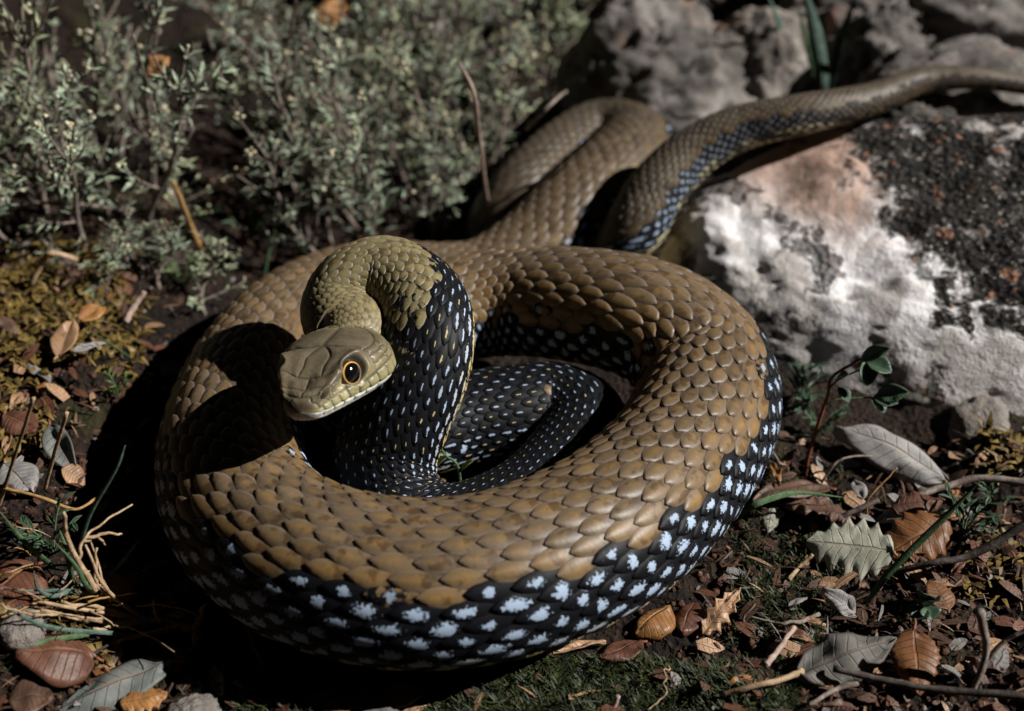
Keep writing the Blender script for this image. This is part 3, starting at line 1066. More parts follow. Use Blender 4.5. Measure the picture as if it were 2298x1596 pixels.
# ------------------------------------------------------------------ loose soil, moss, litter (uncountable)
def blob(n, seed):
    """unit low blob variants"""
    out = []
    for k in range(n):
        th_ = np.linspace(0, 2 * math.pi, 6, endpoint=False)
        ph_ = np.array([.05, 1.0, 2.1, 3.09])
        T_, P_ = np.meshgrid(ph_, th_, indexing='ij')
        d = np.stack([np.sin(T_) * np.cos(P_), np.sin(T_) * np.sin(P_), np.cos(T_)], -1).reshape(-1, 3)
        d = d * (1 + .35 * fbm(d * 1.7 + k * 3.1, 2, seed + k))[:, None] * np.array((1, .8, .65))
        out.append((d, grid_faces(4, 6, True)[:, ::-1]))
    return out


def clear_of_snake(x, y, z, m=.001):
    return np.min(np.linalg.norm(SNX - np.array((x, y, z)), axis=1) - SNR) > m


def in_boulder(x, y, z, k=1.0):
    return (((np.array((x, y, z)) - BC) / (BR * k)) ** 2).sum() < 1


def scatter(n, region, dz=0.0):
    """n ground points inside a pixel box, keeping off the snake and the boulder"""
    x0, y0, x1, y1 = region
    m = n * 2 + 8
    px_, py_ = RNG.uniform(x0, x1, m), RNG.uniform(y0, y1, m)
    d = CF[None] + ((px_ - 1149.0) / FPX)[:, None] * CR[None] - ((py_ - 798.0) / FPX)[:, None] * CU[None]
    q = CAM[None] + d * ((0 - CAM[2]) / d[:, 2])[:, None]
    z = ground_h(q[:, 0], q[:, 1])
    p3 = np.stack([q[:, 0], q[:, 1], z + .002], 1)
    far = np.min(np.linalg.norm(SNX[None] - p3[:, None], axis=2) - SNR[None], axis=1) > 0
    rock_ = ((((p3 - BC) / (BR * .98)) ** 2).sum(1) < 1)
    ok_ = far & ~rock_
    return [tuple(r) for r in np.stack([q[:, 0], q[:, 1], z], 1)[ok_][:n]]


BL = blob(8, 300)
mb = MB()
for reg, n in (((-60, 880, 520, 1640), 700), ((500, 1450, 1500, 1640), 420), ((1400, 980, 2360, 1640), 1700), ((-60, 420, 500, 900), 350), ((500, 380, 1300, 620), 200), ((1350, 0, 2360, 330), 200), ((800, 860, 1350, 1120), 60)):
    for (x, y, z) in scatter(n, reg):
        d, f = BL[random.randrange(8)]
        s_ = random.choice((.0004, .0005, .0007, .0009, .0012, .0018))
        a = random.random() * 6.28
        rot = np.array(((math.cos(a), -math.sin(a), 0), (math.sin(a), math.cos(a), 0), (0, 0, 1)))
        mb.add(d * s_ @ rot.T + np.array((x, y, z + s_ * .3)), f)


def mat_crumb():
    t = NT('soil_crumbs')
    p = t.coord('Object')
    n1, n2 = t.noise(p, 150, 3, .6), t.noise(p, 1500, 3, .6)
    c = t.mix(t.ramp(n1, .35, .65), (.018, .010, .007), (.085, .044, .028))
    c = t.mix(t.ramp(t.noise(p, 330, 2), .62, .68), c, (.20, .17, .14))
    t.bump(n2, .0006, 1.0)
    return t.out(c, .95, .15)


o = obj('soil_crumbs', mb.mesh('soil_crumbs'), mat_crumb())
tag(o, 'loose crumbs of reddish soil scattered over the ground', kind='stuff')


def mat_moss(name, c0, c1):
    t = NT(name)
    p = t.coord('Object')
    c = t.mix(t.ramp(t.noise(p, 220, 3, .6), .35, .65), c0, c1)
    m = t.out(c, .6, .3)
    t.b.inputs['Subsurface Weight'].default_value = 0.0
    return m


def moss(name, label, regs, length, width, blades, mat, curl=.5, lift=0.0):
    mb = MB()
    for reg, n in regs:
        for (x, y, z) in scatter(n, reg):
            for b in range(blades):
                a = random.random() * 6.28
                ln = length * random.uniform(.5, 1.25)
                el = random.uniform(.35, 1.35)
                u = np.array((math.cos(a), math.sin(a), 0))
                w = np.array((-math.sin(a), math.cos(a), 0)) * width * random.uniform(.6, 1.2)
                q0 = np.array((x, y, z - .0005 + lift))
                q1 = q0 + ln * .5 * (u * math.cos(el) + np.array((0, 0, math.sin(el))))
                e2 = el - curl * random.uniform(.5, 2)
                q2 = q1 + ln * .5 * (u * math.cos(e2) + np.array((0, 0, math.sin(e2))))
                mb.add(np.array([q0 - w * .6, q0 + w * .6, q1 - w, q1 + w, q2 - w * .25, q2 + w * .25]), np.array([(0, 1, 3, 2), (2, 3, 5, 4)]))
    o = obj(name, mb.mesh(name), mat)
    return tag(o, label, kind='stuff')


M_MOSS_G = mat_moss('green_moss', (.009, .014, .004), (.030, .040, .009))
M_MOSS_Y = mat_moss('golden_moss', (.050, .033, .010), (.185, .122, .030))
moss('moss', 'low dark green moss carpet in front of the snake', [((880, 1440, 1780, 1640), 4200), ((1640, 1040, 1900, 1400), 700), ((400, 1460, 900, 1640), 500), ((-40, 1430, 420, 1600), 150)], .0045, .00028, 5, M_MOSS_G)
moss('moss', 'golden curled moss on the ground under the left shrub', [((-60, 640, 330, 930), 430), ((-40, 900, 130, 1130), 60), ((2200, 980, 2340, 1060), 36), ((2160, 1190, 2340, 1300), 24), ((-40, 1380, 250, 1480), 40)],   .0085, .0010, 5, M_MOSS_Y, 1.3)


# ------------------------------------------------------------------ leaves
def leaf_verts(L, W, teeth=0, curl=.15, fold=.12, wave=.03, seed=0, nu=49, nv=11, point=.8, tooth=.16):
    r_ = random.Random(seed)
    u = np.linspace(0, 1, nu)
    v = np.linspace(-1, 1, nv)
    w = np.sin(np.pi * np.clip(u, 0, 1) ** point) ** .75
    w = np.maximum(w, .015)
    ph = r_.random()
    wl, wr = w.copy(), w.copy()
    if teeth:
        for arr, o_ in ((wl, ph), (wr, ph + .4)):
            f = (u * teeth + o_) % 1.0
            arr *= 1 - tooth * 1.6 * (np.abs(f - .5) * 2) ** .7 * sstep(0, .12, u)
    U, V_ = np.meshgrid(u, v, indexing='ij')
    ww = np.where(V_ < 0, wl[:, None], wr[:, None])
    x = U * L
    y = V_ * ww * W / 2
    n_ = vnoise(np.stack([U.ravel() * 4, V_.ravel() * 2, np.full(U.size, seed * .37)], 1), 31).reshape(U.shape)
    z = fold * np.abs(V_) ** 1.2 * ww * W / 2 * 1.4 + curl * L * (4 * U * (1 - U)) * .35 + wave * L * n_
    z = z - np.abs(V_) ** 3 * curl * W * .35
    return np.stack([x, y, z], -1).reshape(-1, 3), np.stack([U, V_, 0 * U], -1).reshape(-1, 3), grid_faces(nu, nv)


def mat_leaf(name, c0, c1, vein, rough=.55, spec=.35):
    t = NT(name)
    uv = t.sep(t.attr('lf'))
    p = t.coord('Object')
    rd = rnd_obj(t)
    av = t.math('ABSOLUTE', uv[1])
    fr_ = t.math('FRACT', t.math('MULTIPLY', t.math('ADD', t.math('SUBTRACT', uv[0], t.math('MULTIPLY', av, .13)), t.math('MULTIPLY', t.noise(p, 60, 2), .09)), 9.0))
    side = t.ramp(t.math('ABSOLUTE', t.math('SUBTRACT', fr_, .5)), .09, .0)
    side = t.math('MULTIPLY', side, t.ramp(av, 1.0, .7))
    mid = t.ramp(av, .075, .025)
    vn = t.math('MAXIMUM', t.math('MULTIPLY', side, .6), mid)
    n1, n2 = t.noise(p, 90, 5, .65), t.noise(p, 900, 3, .6)
    c = t.mix(t.ramp(n1, .35, .68), c0, c1)
    c = t.mix(t.ramp(t.noise(t.vadd(p, (.3, .2, .7)), 160, 4, .7), .60, .70, 0, .7), c, t.mix(1.0, c, (.35, .3, .26), 'MULTIPLY'))
    c = t.mix(t.math('MULTIPLY', t.math('MULTIPLY', vn, .6), t.ramp(n1, .3, .6)), c, vein)
    c = t.mix(t.ramp(av, .88, 1.0, 0, .5), c, t.mix(.6, c, (.10, .045, .02)))
    c = t.hsv(c, .5, 1.0, t.math('ADD', .85, t.math('MULTIPLY', rd, .3)))
    t.bump(t.math('ADD', t.math('MULTIPLY', vn, -.9), t.math('ADD', t.math('MULTIPLY', n1, .9), t.math('MULTIPLY', n2, .25))), .0005, .9)
    return t.out(c, rough, spec)


ML = {
    'grey': mat_leaf('leaf_grey', (.17, .162, .155), (.26, .25, .24), (.26, .20, .14), .7, .2),
    'pale': mat_leaf('leaf_pale', (.20, .20, .155), (.29, .285, .235), (.22, .19, .12), .7, .2),
    'orange': mat_leaf('leaf_orange', (.17, .075, .024), (.28, .135, .045), (.33, .17, .06), .45, .4),
    'dim': mat_leaf('leaf_dim_grey', (.095, .09, .08), (.15, .142, .128), (.12, .085, .06), .7, .2),  # darker copy of grey: weak light at lower right put into the colour
    'dim_orange': mat_leaf('leaf_dim_orange', (.10, .040, .014), (.17, .072, .026), (.20, .09, .035), .5, .35),  # darker copy of orange; on the upright leaf it stands in for weaker light
    'red': mat_leaf('leaf_red_brown', (.075, .028, .016), (.135, .056, .031), (.20, .09, .05), .5, .4),
    'brown': mat_leaf('leaf_brown', (.055, .028, .018), (.115, .062, .040), (.14, .085, .06), .55, .35),
    'tan': mat_leaf('leaf_tan', (.21, .115, .06), (.36, .215, .12), (.38, .25, .15), .5, .4),
    'dull': mat_leaf('leaf_dull_green', (.075, .085, .080), (.125, .130, .120), (.17, .10, .06), .6, .35),
    'green': mat_leaf('leaf_green', (.020, .050, .026), (.048, .092, .048), (.09, .13, .07), .5, .4),
    'lime': mat_leaf('leaf_lime', (.06, .11, .02), (.12, .18, .05), (.14, .2, .06), .5, .4),
}
M_STALK = {k: mat_plain('stalk_' + k, c, .6, .3) for k, c in (('tan', (.26, .15, .075)), ('brown', (.09, .05, .03)), ('red', (.16, .055, .03)))}


def place(o, base, tip, roll=0.0):
    """x axis from base to tip, z axis up turned by roll about x"""
    x = Vector(tip) - Vector(base)
    x.normalize()
    z = Vector((0, 0, 1)) - x * x.z
    z.normalize()
    z = Matrix.Rotation(R(roll), 3, x) @ z
    y = z.cross(x)
    m = Matrix((x, y, z)).transposed().to_4x4()
    m.translation = Vector(base)
    o.matrix_world = m
    return o


def solid(o, th_=.00030):
    md = o.modifiers.new('thickness', 'SOLIDIFY')
    md.thickness = th_
    md.offset = 0
    return o


LEAF_N = [0]


def leaf(label, key, b, t, zb, zt, width, teeth=0, roll=0, curl=.15, fold=.15, wave=.05, stalk=.2, group=None, point=.8, tooth=.16, on=None, name='leaf', cat='leaf'):
    LEAF_N[0] += 1
    B_, T_ = G(b[0], b[1], zb * MM), G(t[0], t[1], zt * MM)
    L = float(np.linalg.norm(T_ - B_))
    v, uv, f = leaf_verts(L, width * MM, teeth, curl, fold, wave, LEAF_N[0] * 7, point=point, tooth=tooth)
    o = obj(name, new_mesh(name, v, f, True, {'lf': ('FLOAT_VECTOR', uv)}), ML[key])
    place(o, B_, T_, roll)
    solid(o)
    if stalk:
        k = np.linspace(0, 1, 5)
        pts = np.stack([-k * L * stalk, .04 * L * np.sin(k * 2), -.10 * L * stalk * k], 1)
        vv, ff = tube(pts, np.linspace(.00055, .0004, 5), 6)
        m = MB()
        m.add(vv, ff)
        obj('petiole', m.mesh('petiole'), M_STALK['tan' if key in ('grey', 'pale', 'tan') else 'red'], o)
    return tag(o, label, cat, group)


leaf('long smooth grey leaf arched over the soil below the boulder', 'grey', (2120, 1078), (1872, 958), 5, 9, 18, 0, -14, .30, -.12, .05, .10, point=.85)
leaf('pale grey spiny-edged oak leaf lying underside up', 'pale', (2005, 1238), (1808, 1215), 6, 5, 27, 6, -22, .06, -.10, .04, .05, tooth=.24)
leaf('orange-brown oak leaf tucked under the pale grey spiny leaf', 'dim_orange', (2130, 1165), (1975, 1255), 5, 2, 21, 6, -18, .10, -.1, .05, .1, tooth=.15)
leaf('reddish leaf beside the broken twig', 'red', (2000, 1140), (2115, 1125), 7, 6, 11, 4, 20, .2, -.1, .06, .1)
leaf('grey leaf half covered by the orange-brown oak leaf', 'grey', (2080, 1150), (1965, 1168), 4, 3, 11, 0, 10, .1, .05, .04, 0)
leaf('dark brown lobed leaf against the dark stick', 'brown', (1905, 1158), (1762, 1135), 5, 6, 17, 5, 14, .25, .1, .08, .1, tooth=.3)
leaf('pale green-edged leaf beside the moss under the coil', 'pale', (1735, 1105), (1722, 1195), 3, 2, 11, 4, 0, .1, -.1, .05, 0)
leaf('brown leaf with a pale rib behind the arched green blade', 'brown', (1860, 1095), (1690, 1120), 3, 4, 11, 0, 5, .1, .15, .05, .1)
leaf('grey curled leaf with a wavy rim among dark twigs', 'dim', (1790, 1515), (2010, 1435), 4, 8, 16, 4, 24, .22, -.15, .08, .25, tooth=.1)
leaf('upright orange leaf standing on its tip', 'dim_orange', (2050, 1415), (2062, 1560), 10, 4, 15, 8, 0, .12, -.1, .04, .2, tooth=.08, point=.7)
leaf('small orange leaf behind the round green leaflets', 'dim_orange', (2128, 1368), (2085, 1302), 3, 8, 10, 0, 10, .1, .1, .05, .1)
leaf('rounded tan-orange leaf at the belly of the front coil', 'orange', (1505, 1362), (1425, 1420), 4, 3, 13, 0, 10, .35, -.3, .06, 0, point=.9)
leaf('glossy reddish leaf behind the rounded tan-orange leaf', 'red', (1560, 1352), (1530, 1420), 3, 3, 11, 0, 12, .3, -.2, .06, 0)
leaf('curled tan leaf with spiny rim near the front coil', 'tan', (1575, 1425), (1660, 1320), 3, 10, 9, 5, 28, .25, .35, .08, .1, tooth=.3)
leaf('flat reddish-brown leaf edge sunk in the moss', 'red', (1440, 1440), (1345, 1478), 2, 2, 10, 0, 12, .15, -.1, .05, .1)
leaf('thin tan leaf shred under the front coil', 'tan', (1360, 1440), (1225, 1468), 2, 1, 4, 0, 10, .1, .2, .06, 0)
leaf('pale broken leaf between the moss and the grey pebble', 'tan', (860, 1570), (955, 1552), 2, 2, 9, 0, 0, .1, .1, .05, 0)
leaf('small orange leaf curl at the grey pebble', 'orange', (735, 1592), (795, 1580), 2, 3, 7, 0, 5, .2, .2, .05, 0)
leaf('broad smooth brown leaf lying in shadow beside the straw', 'red', (215, 1475), (35, 1462), 4, 5, 20, 0, -6, .22, -.12, .05, .1)
leaf('upright brown leaf behind the straw bundle', 'red', (255, 1380), (230, 1278), 3, 12, 15, 0, -10, .15, -.1, .05, .1)
leaf('dark brown leaf with stripes of shade left of the straw', 'red', (85, 1265), (-10, 1325), 6, 3, 20, 0, -6, .2, -.1, .05, .1)
leaf('brown leaf under the green grass blades', 'red', (75, 1335), (10, 1362), 3, 2, 12, 0, 0, .2, -.1, .05, .1)
leaf('long grey-green leaf with a red rim in front of the straw', 'dull', (385, 1482), (130, 1598), 7, 3, 14, 0, -14, .15, -.2, .05, .1, point=.9)
leaf('orange oak leaf under the long grey-green leaf', 'orange', (270, 1580), (375, 1555), 3, 3, 13, 5, 4, .15, -.1, .05, 0, tooth=.25)
leaf('dull brown leaf behind the long grey-green leaf', 'brown', (20, 1575), (120, 1560), 2, 3, 14, 0, 0, .2, .1, .06, .1)
leaf('small red-brown leaf at the edge of the golden moss', 'red', (10, 930), (80, 965), 4, 6, 12, 0, 10, .15, -.1, .06, .1)
leaf('grey striped leaf leaning between the two dry stalks', 'dull', (110, 955), (170, 1060), 9, 3, 9, 0, 30, .15, .3, .05, .1)
leaf('grey leaf lying below the two dry stalks', 'grey', (10, 1040), (70, 1105), 4, 3, 14, 0, 5, .12, -.1, .05, .1)
leaf('tan leaf scrap beside the second dry stalk', 'tan', (140, 1050), (190, 1090), 3, 3, 8, 0, 10, .2, .2, .05, 0)
leaf('small grey leaf scrap on the golden moss', 'grey', (165, 790), (240, 770), 9, 10, 4, 0, 10, .1, .2, .05, 0)
leaf('brown leaf among the golden moss', 'tan', (130, 800), (165, 720), 7, 9, 9, 0, 10, .2, .2, .08, .1)
leaf('rusty leaf on the golden moss under the shrub', 'orange', (180, 720), (235, 690), 8, 9, 9, 0, 10, .2, .2, .06, 0)
leaf('reddish leaf scrap inside the coil at the foot of the neck', 'orange', (955, 1085), (1000, 1078), 4, 5, 5, 0, 0, .2, .2, .05, 0)
leaf('rusty dry leaf hanging behind the shrub top', 'orange', (720, 70), (770, -10), 60, 74, 17, 0, 20, .2, .1, .08, .1)
leaf('orange dry leaf behind the shrub beside the reddish stone', 'orange', (860, 30), (920, 10), 20, 24, 14, 0, 10, .2, .1, .08, .1)
leaf('yellowed curled leaf caught in the left shrub', 'orange', (330, 170), (380, 130), 70, 78, 9, 0, 25, .3, .3, .1, 0)
for i in range(46):                                    # further scraps in the litter
    reg = random.choice([(1640, 1050, 2298, 1590), (1640, 1050, 2298, 1590), (0, 900, 300, 1590), (420, 1500, 900, 1596), (0, 660, 300, 900)])
    (x, y, z), = scatter(1, reg) or [(.25, -.1, 0)]
    a = random.random() * 6.28
    L = random.uniform(.006, .014)
    key = random.choice(['brown', 'brown', 'red', 'tan', 'orange', 'grey'])
    v, uv, f = leaf_verts(L, L * random.uniform(.25, .6), random.choice([0, 0, 3, 4]), .2, .2, .12, 900 + i, 17, 7)
    o = obj('leaf_scrap', new_mesh('leaf_scrap', v, f, True, {'lf': ('FLOAT_VECTOR', uv)}), ML[key])
    place(o, (x, y, z + .0025), (x + L * math.cos(a), y + L * math.sin(a), z + .0025 + random.uniform(-.1, .4) * L), random.uniform(-30, 30))
    solid(o, .0002)
    nm = {'brown': 'dark brown', 'red': 'reddish brown', 'tan': 'pale tan', 'orange': 'orange', 'grey': 'grey'}[key]
    tag(o, 'small %s dry leaf scrap lying loose in the litter' % nm, 'leaf scrap', nm + ' leaf scraps in the litter')


def litter(label, regs, keys, seed):
    r_ = random.Random(seed)
    for key in keys:
        mb = MB()
        for reg, n in regs:
            for (x, y, z) in scatter(int(n * {'brown': 1, 'red': .8, 'tan': .42, 'grey': .3}[key]), reg):
                L = r_.choice((.002, .003, .004, .006, .009))
                w = L * r_.choice((.06, .10, .35, .55))
                a, el, tw = r_.random() * 6.28, r_.uniform(-.35, .6), r_.uniform(-.6, .6)
                u = np.array((math.cos(a) * math.cos(el), math.sin(a) * math.cos(el), math.sin(el)))
                sd = np.array((-math.sin(a), math.cos(a), tw))
                cr_ = np.cross(u, sd)
                q = np.array((x, y, z + .0012 + .5 * L * abs(math.sin(el))))
                k = np.array((-.5, -.1, .25, .5))
                rows = [q + u * L * kk + cr_ * L * .25 * (.25 - kk * kk) for kk in k]
                ww = [w * r_.uniform(.3, .8), w, w * r_.uniform(.6, 1), w * .15]
                V_ = np.array([p_ + s_ * sd * ww[i] * .5 for i, p_ in enumerate(rows) for s_ in (-1, 1)])
                mb.add(V_, np.array([(0, 1, 3, 2), (2, 3, 5, 4), (4, 5, 7, 6)]), np.array([(.1 + .25 * i, .3 * s_, 0) for i in range(4) for s_ in (-1, 1)]))
        o = obj('leaf_litter', mb.mesh('leaf_litter', True, 'lf'), ML[key])
        tag(o, label % {'brown': 'dark brown', 'tan': 'tan', 'red': 'reddish', 'grey': 'grey'}[key], kind='stuff')


litter('fine %s litter of broken leaf and stem bits on the soil', [((1560, 960, 2340, 1620), 420), ((-40, 640, 420, 1620), 260), ((420, 1480, 1560, 1620), 40), ((380, 400, 1250, 640), 110)], ['brown', 'red', 'tan', 'grey'], 77)


# ------------------------------------------------------------------ stalks, twigs and grass
def mat_wood(name, c0, c1, sc=1.0):
    t = NT(name)
    p = t.coord('Object')
    n1 = t.noise(t.vmul(p, (1, 1, 1)), 260 * sc, 5, .7)
    n2 = t.noise(p, 1600, 3, .6)
    c = t.mix(t.ramp(n1, .35, .66), c0, c1)
    c = t.mix(t.ramp(n2, .58, .72, 0, .6), c, t.mix(1.0, c, (.4, .36, .34), 'MULTIPLY'))
    t.bump(t.math('ADD', n1, t.math('MULTIPLY', n2, .4)), .0006, .8)
    return t.out(c, .75, .25)


MW = {'tan': mat_wood('dry_straw', (.23, .15, .08), (.40, .29, .18)), 'twig': mat_wood('grey_twig', (.10, .075, .062), (.25, .205, .175)), 'dark': mat_wood('dark_twig', (.035, .027, .023), (.10, .08, .068)),
      'pink': mat_wood('pale_twig', (.26, .18, .145), (.42, .31, .26)), 'orange': mat_wood('orange_stalk', (.22, .12, .04), (.34, .21, .08)), 'green': mat_wood('green_blade', (.035, .075, .030), (.085, .14, .065)),
      'blue': mat_wood('bluish_blade', (.055, .095, .075), (.11, .16, .13)), 'red': mat_wood('red_stalk', (.10, .03, .015), (.22, .075, .035))}


def pts_on(ctrl, n):
    """control points (px, py, height mm above the ground) -> smooth 3-D points"""
    c = np.array([G(a, b, z * MM) for a, b, z in ctrl])
    return catmull(c, n) if len(c) > 2 else np.linspace(c[0], c[1], n)


def stick(name, label, ctrl, r0_, r1_, key, cat='twig', parent=None, n=22, knots=.12, flat=1.0, group=None, wob=.25):
    pts = pts_on(ctrl, n)
    k = np.linspace(0, 1, n)
    rr_ = (r0_ + (r1_ - r0_) * k) * MM
    sd = abs(hash_str(label or name) + int(ctrl[0][0] * 3 + ctrl[0][1])) % 997
    rr_ = rr_ * (1 + knots * vnoise(np.stack([k * n * .6, 0 * k, 0 * k + sd], 1), 3))
    pts = pts + .6 * wob * MM * np.stack([vnoise(np.stack([k * 9, 0 * k + j * 7, 0 * k + sd], 1), 8) for j in range(3)], 1)
    base = pts[0].copy()
    V_, F_ = tube(pts - base, rr_, 7)
    m = MB()
    m.add(V_, F_)
    o = obj(name, m.mesh(name), MW[key])
    o.location = base
    if parent is not None:
        o.parent = parent
        o.location = Vector(base) - parent.location
    else:
        tag(o, label, cat, group)
    return o


def hash_str(s):
    h = 0
    for ch in s:
        h = (h * 31 + ord(ch)) % 1000003
    return h


def blade(name, ctrl, w, key, parent=None, label=None, cat='grass', group=None, n=26, face=(0, -1, .6)):
    """flat tapering grass blade with a shallow keel"""
    pts = pts_on(ctrl, n)
    T = np.gradient(pts, axis=0)
    T /= np.linalg.norm(T, axis=1)[:, None] + 1e-9
    S = np.cross(T, np.asarray(face, float))
    S /= np.linalg.norm(S, axis=1)[:, None] + 1e-9
    N = np.cross(S, T)
    k = np.linspace(0, 1, n)
    ww = (w * MM / 2) * np.clip((1 - k) / .45, .06, 1) ** .8 * np.clip(.55 + k * 3, 0, 1)
    base = pts[0].copy()
    q = pts - base
    V_ = np.stack([q - S * ww[:, None] + N * ww[:, None] * .35, q, q + S * ww[:, None] + N * ww[:, None] * .35], 1).reshape(-1, 3)
    o = obj(name, new_mesh(name, V_, grid_faces(n, 3), True), MW[key])
    solid(o, .00018)
    o.location = base
    if parent is not None:
        o.parent = parent
        o.location = Vector(base) - parent.location
    else:
        tag(o, label, cat, group)
    return o


tuft = empty('dry_grass_tuft', tuple(G(425, 1420)))
tag(tuft, 'uprooted tuft of dry straw and green grass beside the front coil', 'grass tuft')
for ctrl, r_ in [([(428, 1418, 4), (379, 1397, 5), (290, 1384, 6), (76, 1348, 9)], 1.3), ([(330, 1392, 6), (240, 1368, 7), (134, 1352, 8)], 1.2), ([(380, 1415, 5), (285, 1433, 5), (263, 1446, 3)], 1.25), ([(330, 1392, 6), (294, 1397, 7), (205, 1415, 5)], 1.5),
                 ([(360, 1398, 5), (321, 1388, 7), (240, 1321, 14), (192, 1223, 24)], 1.0), ([(214, 1326, 13), (151, 1205, 24), (143, 1152, 34)], 1.3), ([(230, 1330, 12), (214, 1300, 14), (218, 1228, 24)], .9), ([(178, 1254, 20), (196, 1201, 26), (296, 1134, 36)], .75),
                 ([(196, 1205, 24), (240, 1196, 26), (281, 1201, 24)], .8), ([(190, 1215, 22), (215, 1205, 24), (238, 1222, 22)], .8), ([(320, 1395, 5), (250, 1400, 6), (90, 1370, 5)], 1.1), ([(300, 1400, 4), (200, 1385, 6), (60, 1372, 4)], .9),
                 ([(260, 1345, 10), (200, 1300, 16), (160, 1230, 22)], .9), ([(250, 1350, 9), (228, 1290, 15), (205, 1210, 22)], .7)]:
    stick('straw', None, ctrl, r_ * .72, r_ * .40, 'tan', parent=tuft, wob=.7)
for k in range(22):
    x0_, y0_ = random.uniform(60, 330), random.uniform(1200, 1420)
    a_ = random.uniform(-.5, .6) + (math.pi if random.random() < .6 else 0)
    l_ = random.uniform(50, 150)
    stick('straw', None, [(x0_, y0_, random.uniform(2, 14)), (x0_ + .5 * l_ * math.cos(a_), y0_ - .5 * l_ * math.sin(a_) - random.uniform(0, 12), random.uniform(4, 18)), (x0_ + l_ * math.cos(a_), y0_ - l_ * math.sin(a_), random.uniform(2, 20))], random.uniform(.2, .42), .15, random.choice(['tan', 'orange', 'tan']), parent=tuft, wob=.6, n=14)
for ctrl, r_ in [([(428, 1418, 4), (446, 1395, 8), (459, 1357, 14)], 1.1), ([(428, 1418, 4), (440, 1440, 3), (428, 1468, 1)], .8), ([(446, 1410, 5), (450, 1435, 3), (432, 1466, 0)], .5), ([(380, 1397, 5), (350, 1380, 10), (346, 1345, 16)], .6), ([(428, 1418, 4), (405, 1405, 5), (370, 1410, 4)], 1.3)]:
    stick('root', None, ctrl, r_, r_ * .5, 'orange', parent=tuft, wob=.9, knots=.3)
for ctrl, w in [([(230, 1340, 8), (196, 1317, 14), (169, 1268, 20), (118, 1212, 24)], 1.5), ([(174, 1263, 16), (200, 1161, 34), (262, 1050, 58), (281, 1000, 66)], 1.1), ([(230, 1312, 8), (276, 1259, 18), (314, 1208, 28)], 1.2), ([(230, 1342, 8), (156, 1326, 9), (31, 1326, 9)], 1.2),
                ([(200, 1305, 10), (125, 1337, 8), (85, 1321, 9), (76, 1281, 14)], 1.2), ([(300, 1424, 6), (107, 1406, 7), (-10, 1350, 10)], 1.3), ([(200, 1424, 6), (111, 1437, 6), (38, 1464, 4)], 1.5), ([(125, 1275, 8), (53, 1214, 16), (-5, 1143, 22)], 1.6),
                ([(165, 1310, 6), (150, 1240, 14), (134, 1190, 20)], 1.6), ([(340, 1395, 6), (300, 1370, 10), (262, 1345, 12)], .9)]:
    blade('blade', ctrl, w, 'blue' if w < 1.45 else 'green', tuft)
stick('dry_stalk', 'tan bent grass stem arching over the straw tuft', [(-5, 1092, 14), (89, 1116, 15), (169, 1143, 13), (220, 1114, 18)], .6, .45, 'orange', 'stalk')
stick('dry_stalk', 'tall thin dry stalk at the grey leaf', [(-4, 1140, 4), (35, 1020, 30), (76, 893, 62)], .65, .5, 'tan', 'stalk', wob=.1)
stick('dry_stalk', 'second thin dry stalk beside the grey striped leaf', [(100, 1100, 4), (125, 1010, 24), (150, 926, 45)], .7, .6, 'tan', 'stalk', wob=.1)
for k, (ctrl, lab) in enumerate([([(608, 1525, 0), (557, 1420, 12), (540, 1287, 36)], 'thin red moss stalk, longest of the three before the coil'), ([(600, 1520, 0), (561, 1424, 12), (577, 1299, 34)], 'thin red moss stalk leaning right before the coil'), ([(585, 1505, 0), (588, 1420, 12), (587, 1338, 26)], 'short upright red moss stalk before the coil')]):
    stick('moss_stalk', lab, ctrl, .28, .2, 'red', 'stalk', wob=.4)
stick('twig', 'broken grey twig pointing at the long grey leaf', [(2057, 1113, 6), (2125, 1091, 7), (2201, 1074, 8), (2330, 1086, 8)], 1.1, 1.4, 'twig')
stick('twig', 'dark forked twig crossing behind the green grass blade', [(1985, 1290, 4), (2100, 1262, 8), (2180, 1245, 12), (2330, 1160, 24)], .9, 1.5, 'dark')
stick('twig', 'thin pale twig lying on dark soil', [(1670, 1385, 3), (1725, 1398, 3), (1776, 1396, 4), (1836, 1381, 3)], .4, .7, 'twig', wob=.8)
stick('twig', 'short pale stick with a knobbed end', [(1719, 1493, 3), (1745, 1460, 5), (1782, 1408, 6)], 1.0, .8, 'pink')
stick('straw', 'short yellow straw leaning beside the pale grey spiny leaf', [(1770, 1302, 2), (1795, 1272, 4), (1825, 1243, 7)], .8, .6, 'tan', 'straw')
stick('twig', 'tan twig running under the grey curled leaf', [(1620, 1560, 3), (1690, 1540, 4), (1760, 1524, 5), (1800, 1506, 5)], .8, 1.0, 'tan')
stick('twig', 'dark stick along the edge of the brown lobed leaf', [(1860, 1178, 5), (1910, 1150, 6), (1972, 1122, 7)], .9, .9, 'dark')
stick('twig', 'dark twig passing in front of the upright orange leaf', [(1870, 1500, 10), (2000, 1530, 11), (2116, 1548, 12), (2330, 1565, 12)], 1.0, 1.2, 'dark')
stick('twig', 'pale twig below the grey curled leaf', [(1815, 1582, 5), (1870, 1550, 7), (1925, 1532, 8)], .6, .9, 'twig')
stick('twig', 'grey twig standing right of the upright orange leaf', [(2180, 1560, 3), (2212, 1465, 14), (2200, 1372, 28)], .9, 1.3, 'twig')
stick('twig', 'grey side twig leaning on the standing grey twig', [(2195, 1520, 6), (2240, 1450, 14), (2310, 1410, 20)], .8, .6, 'twig')
stick('root_fibre', 'curled root fibre arching over soil below the grey leaf', [(1946, 1159, 4), (1950, 1118, 8), (1985, 1080, 12), (2014, 1049, 16)], .35, .25, 'orange', 'root')
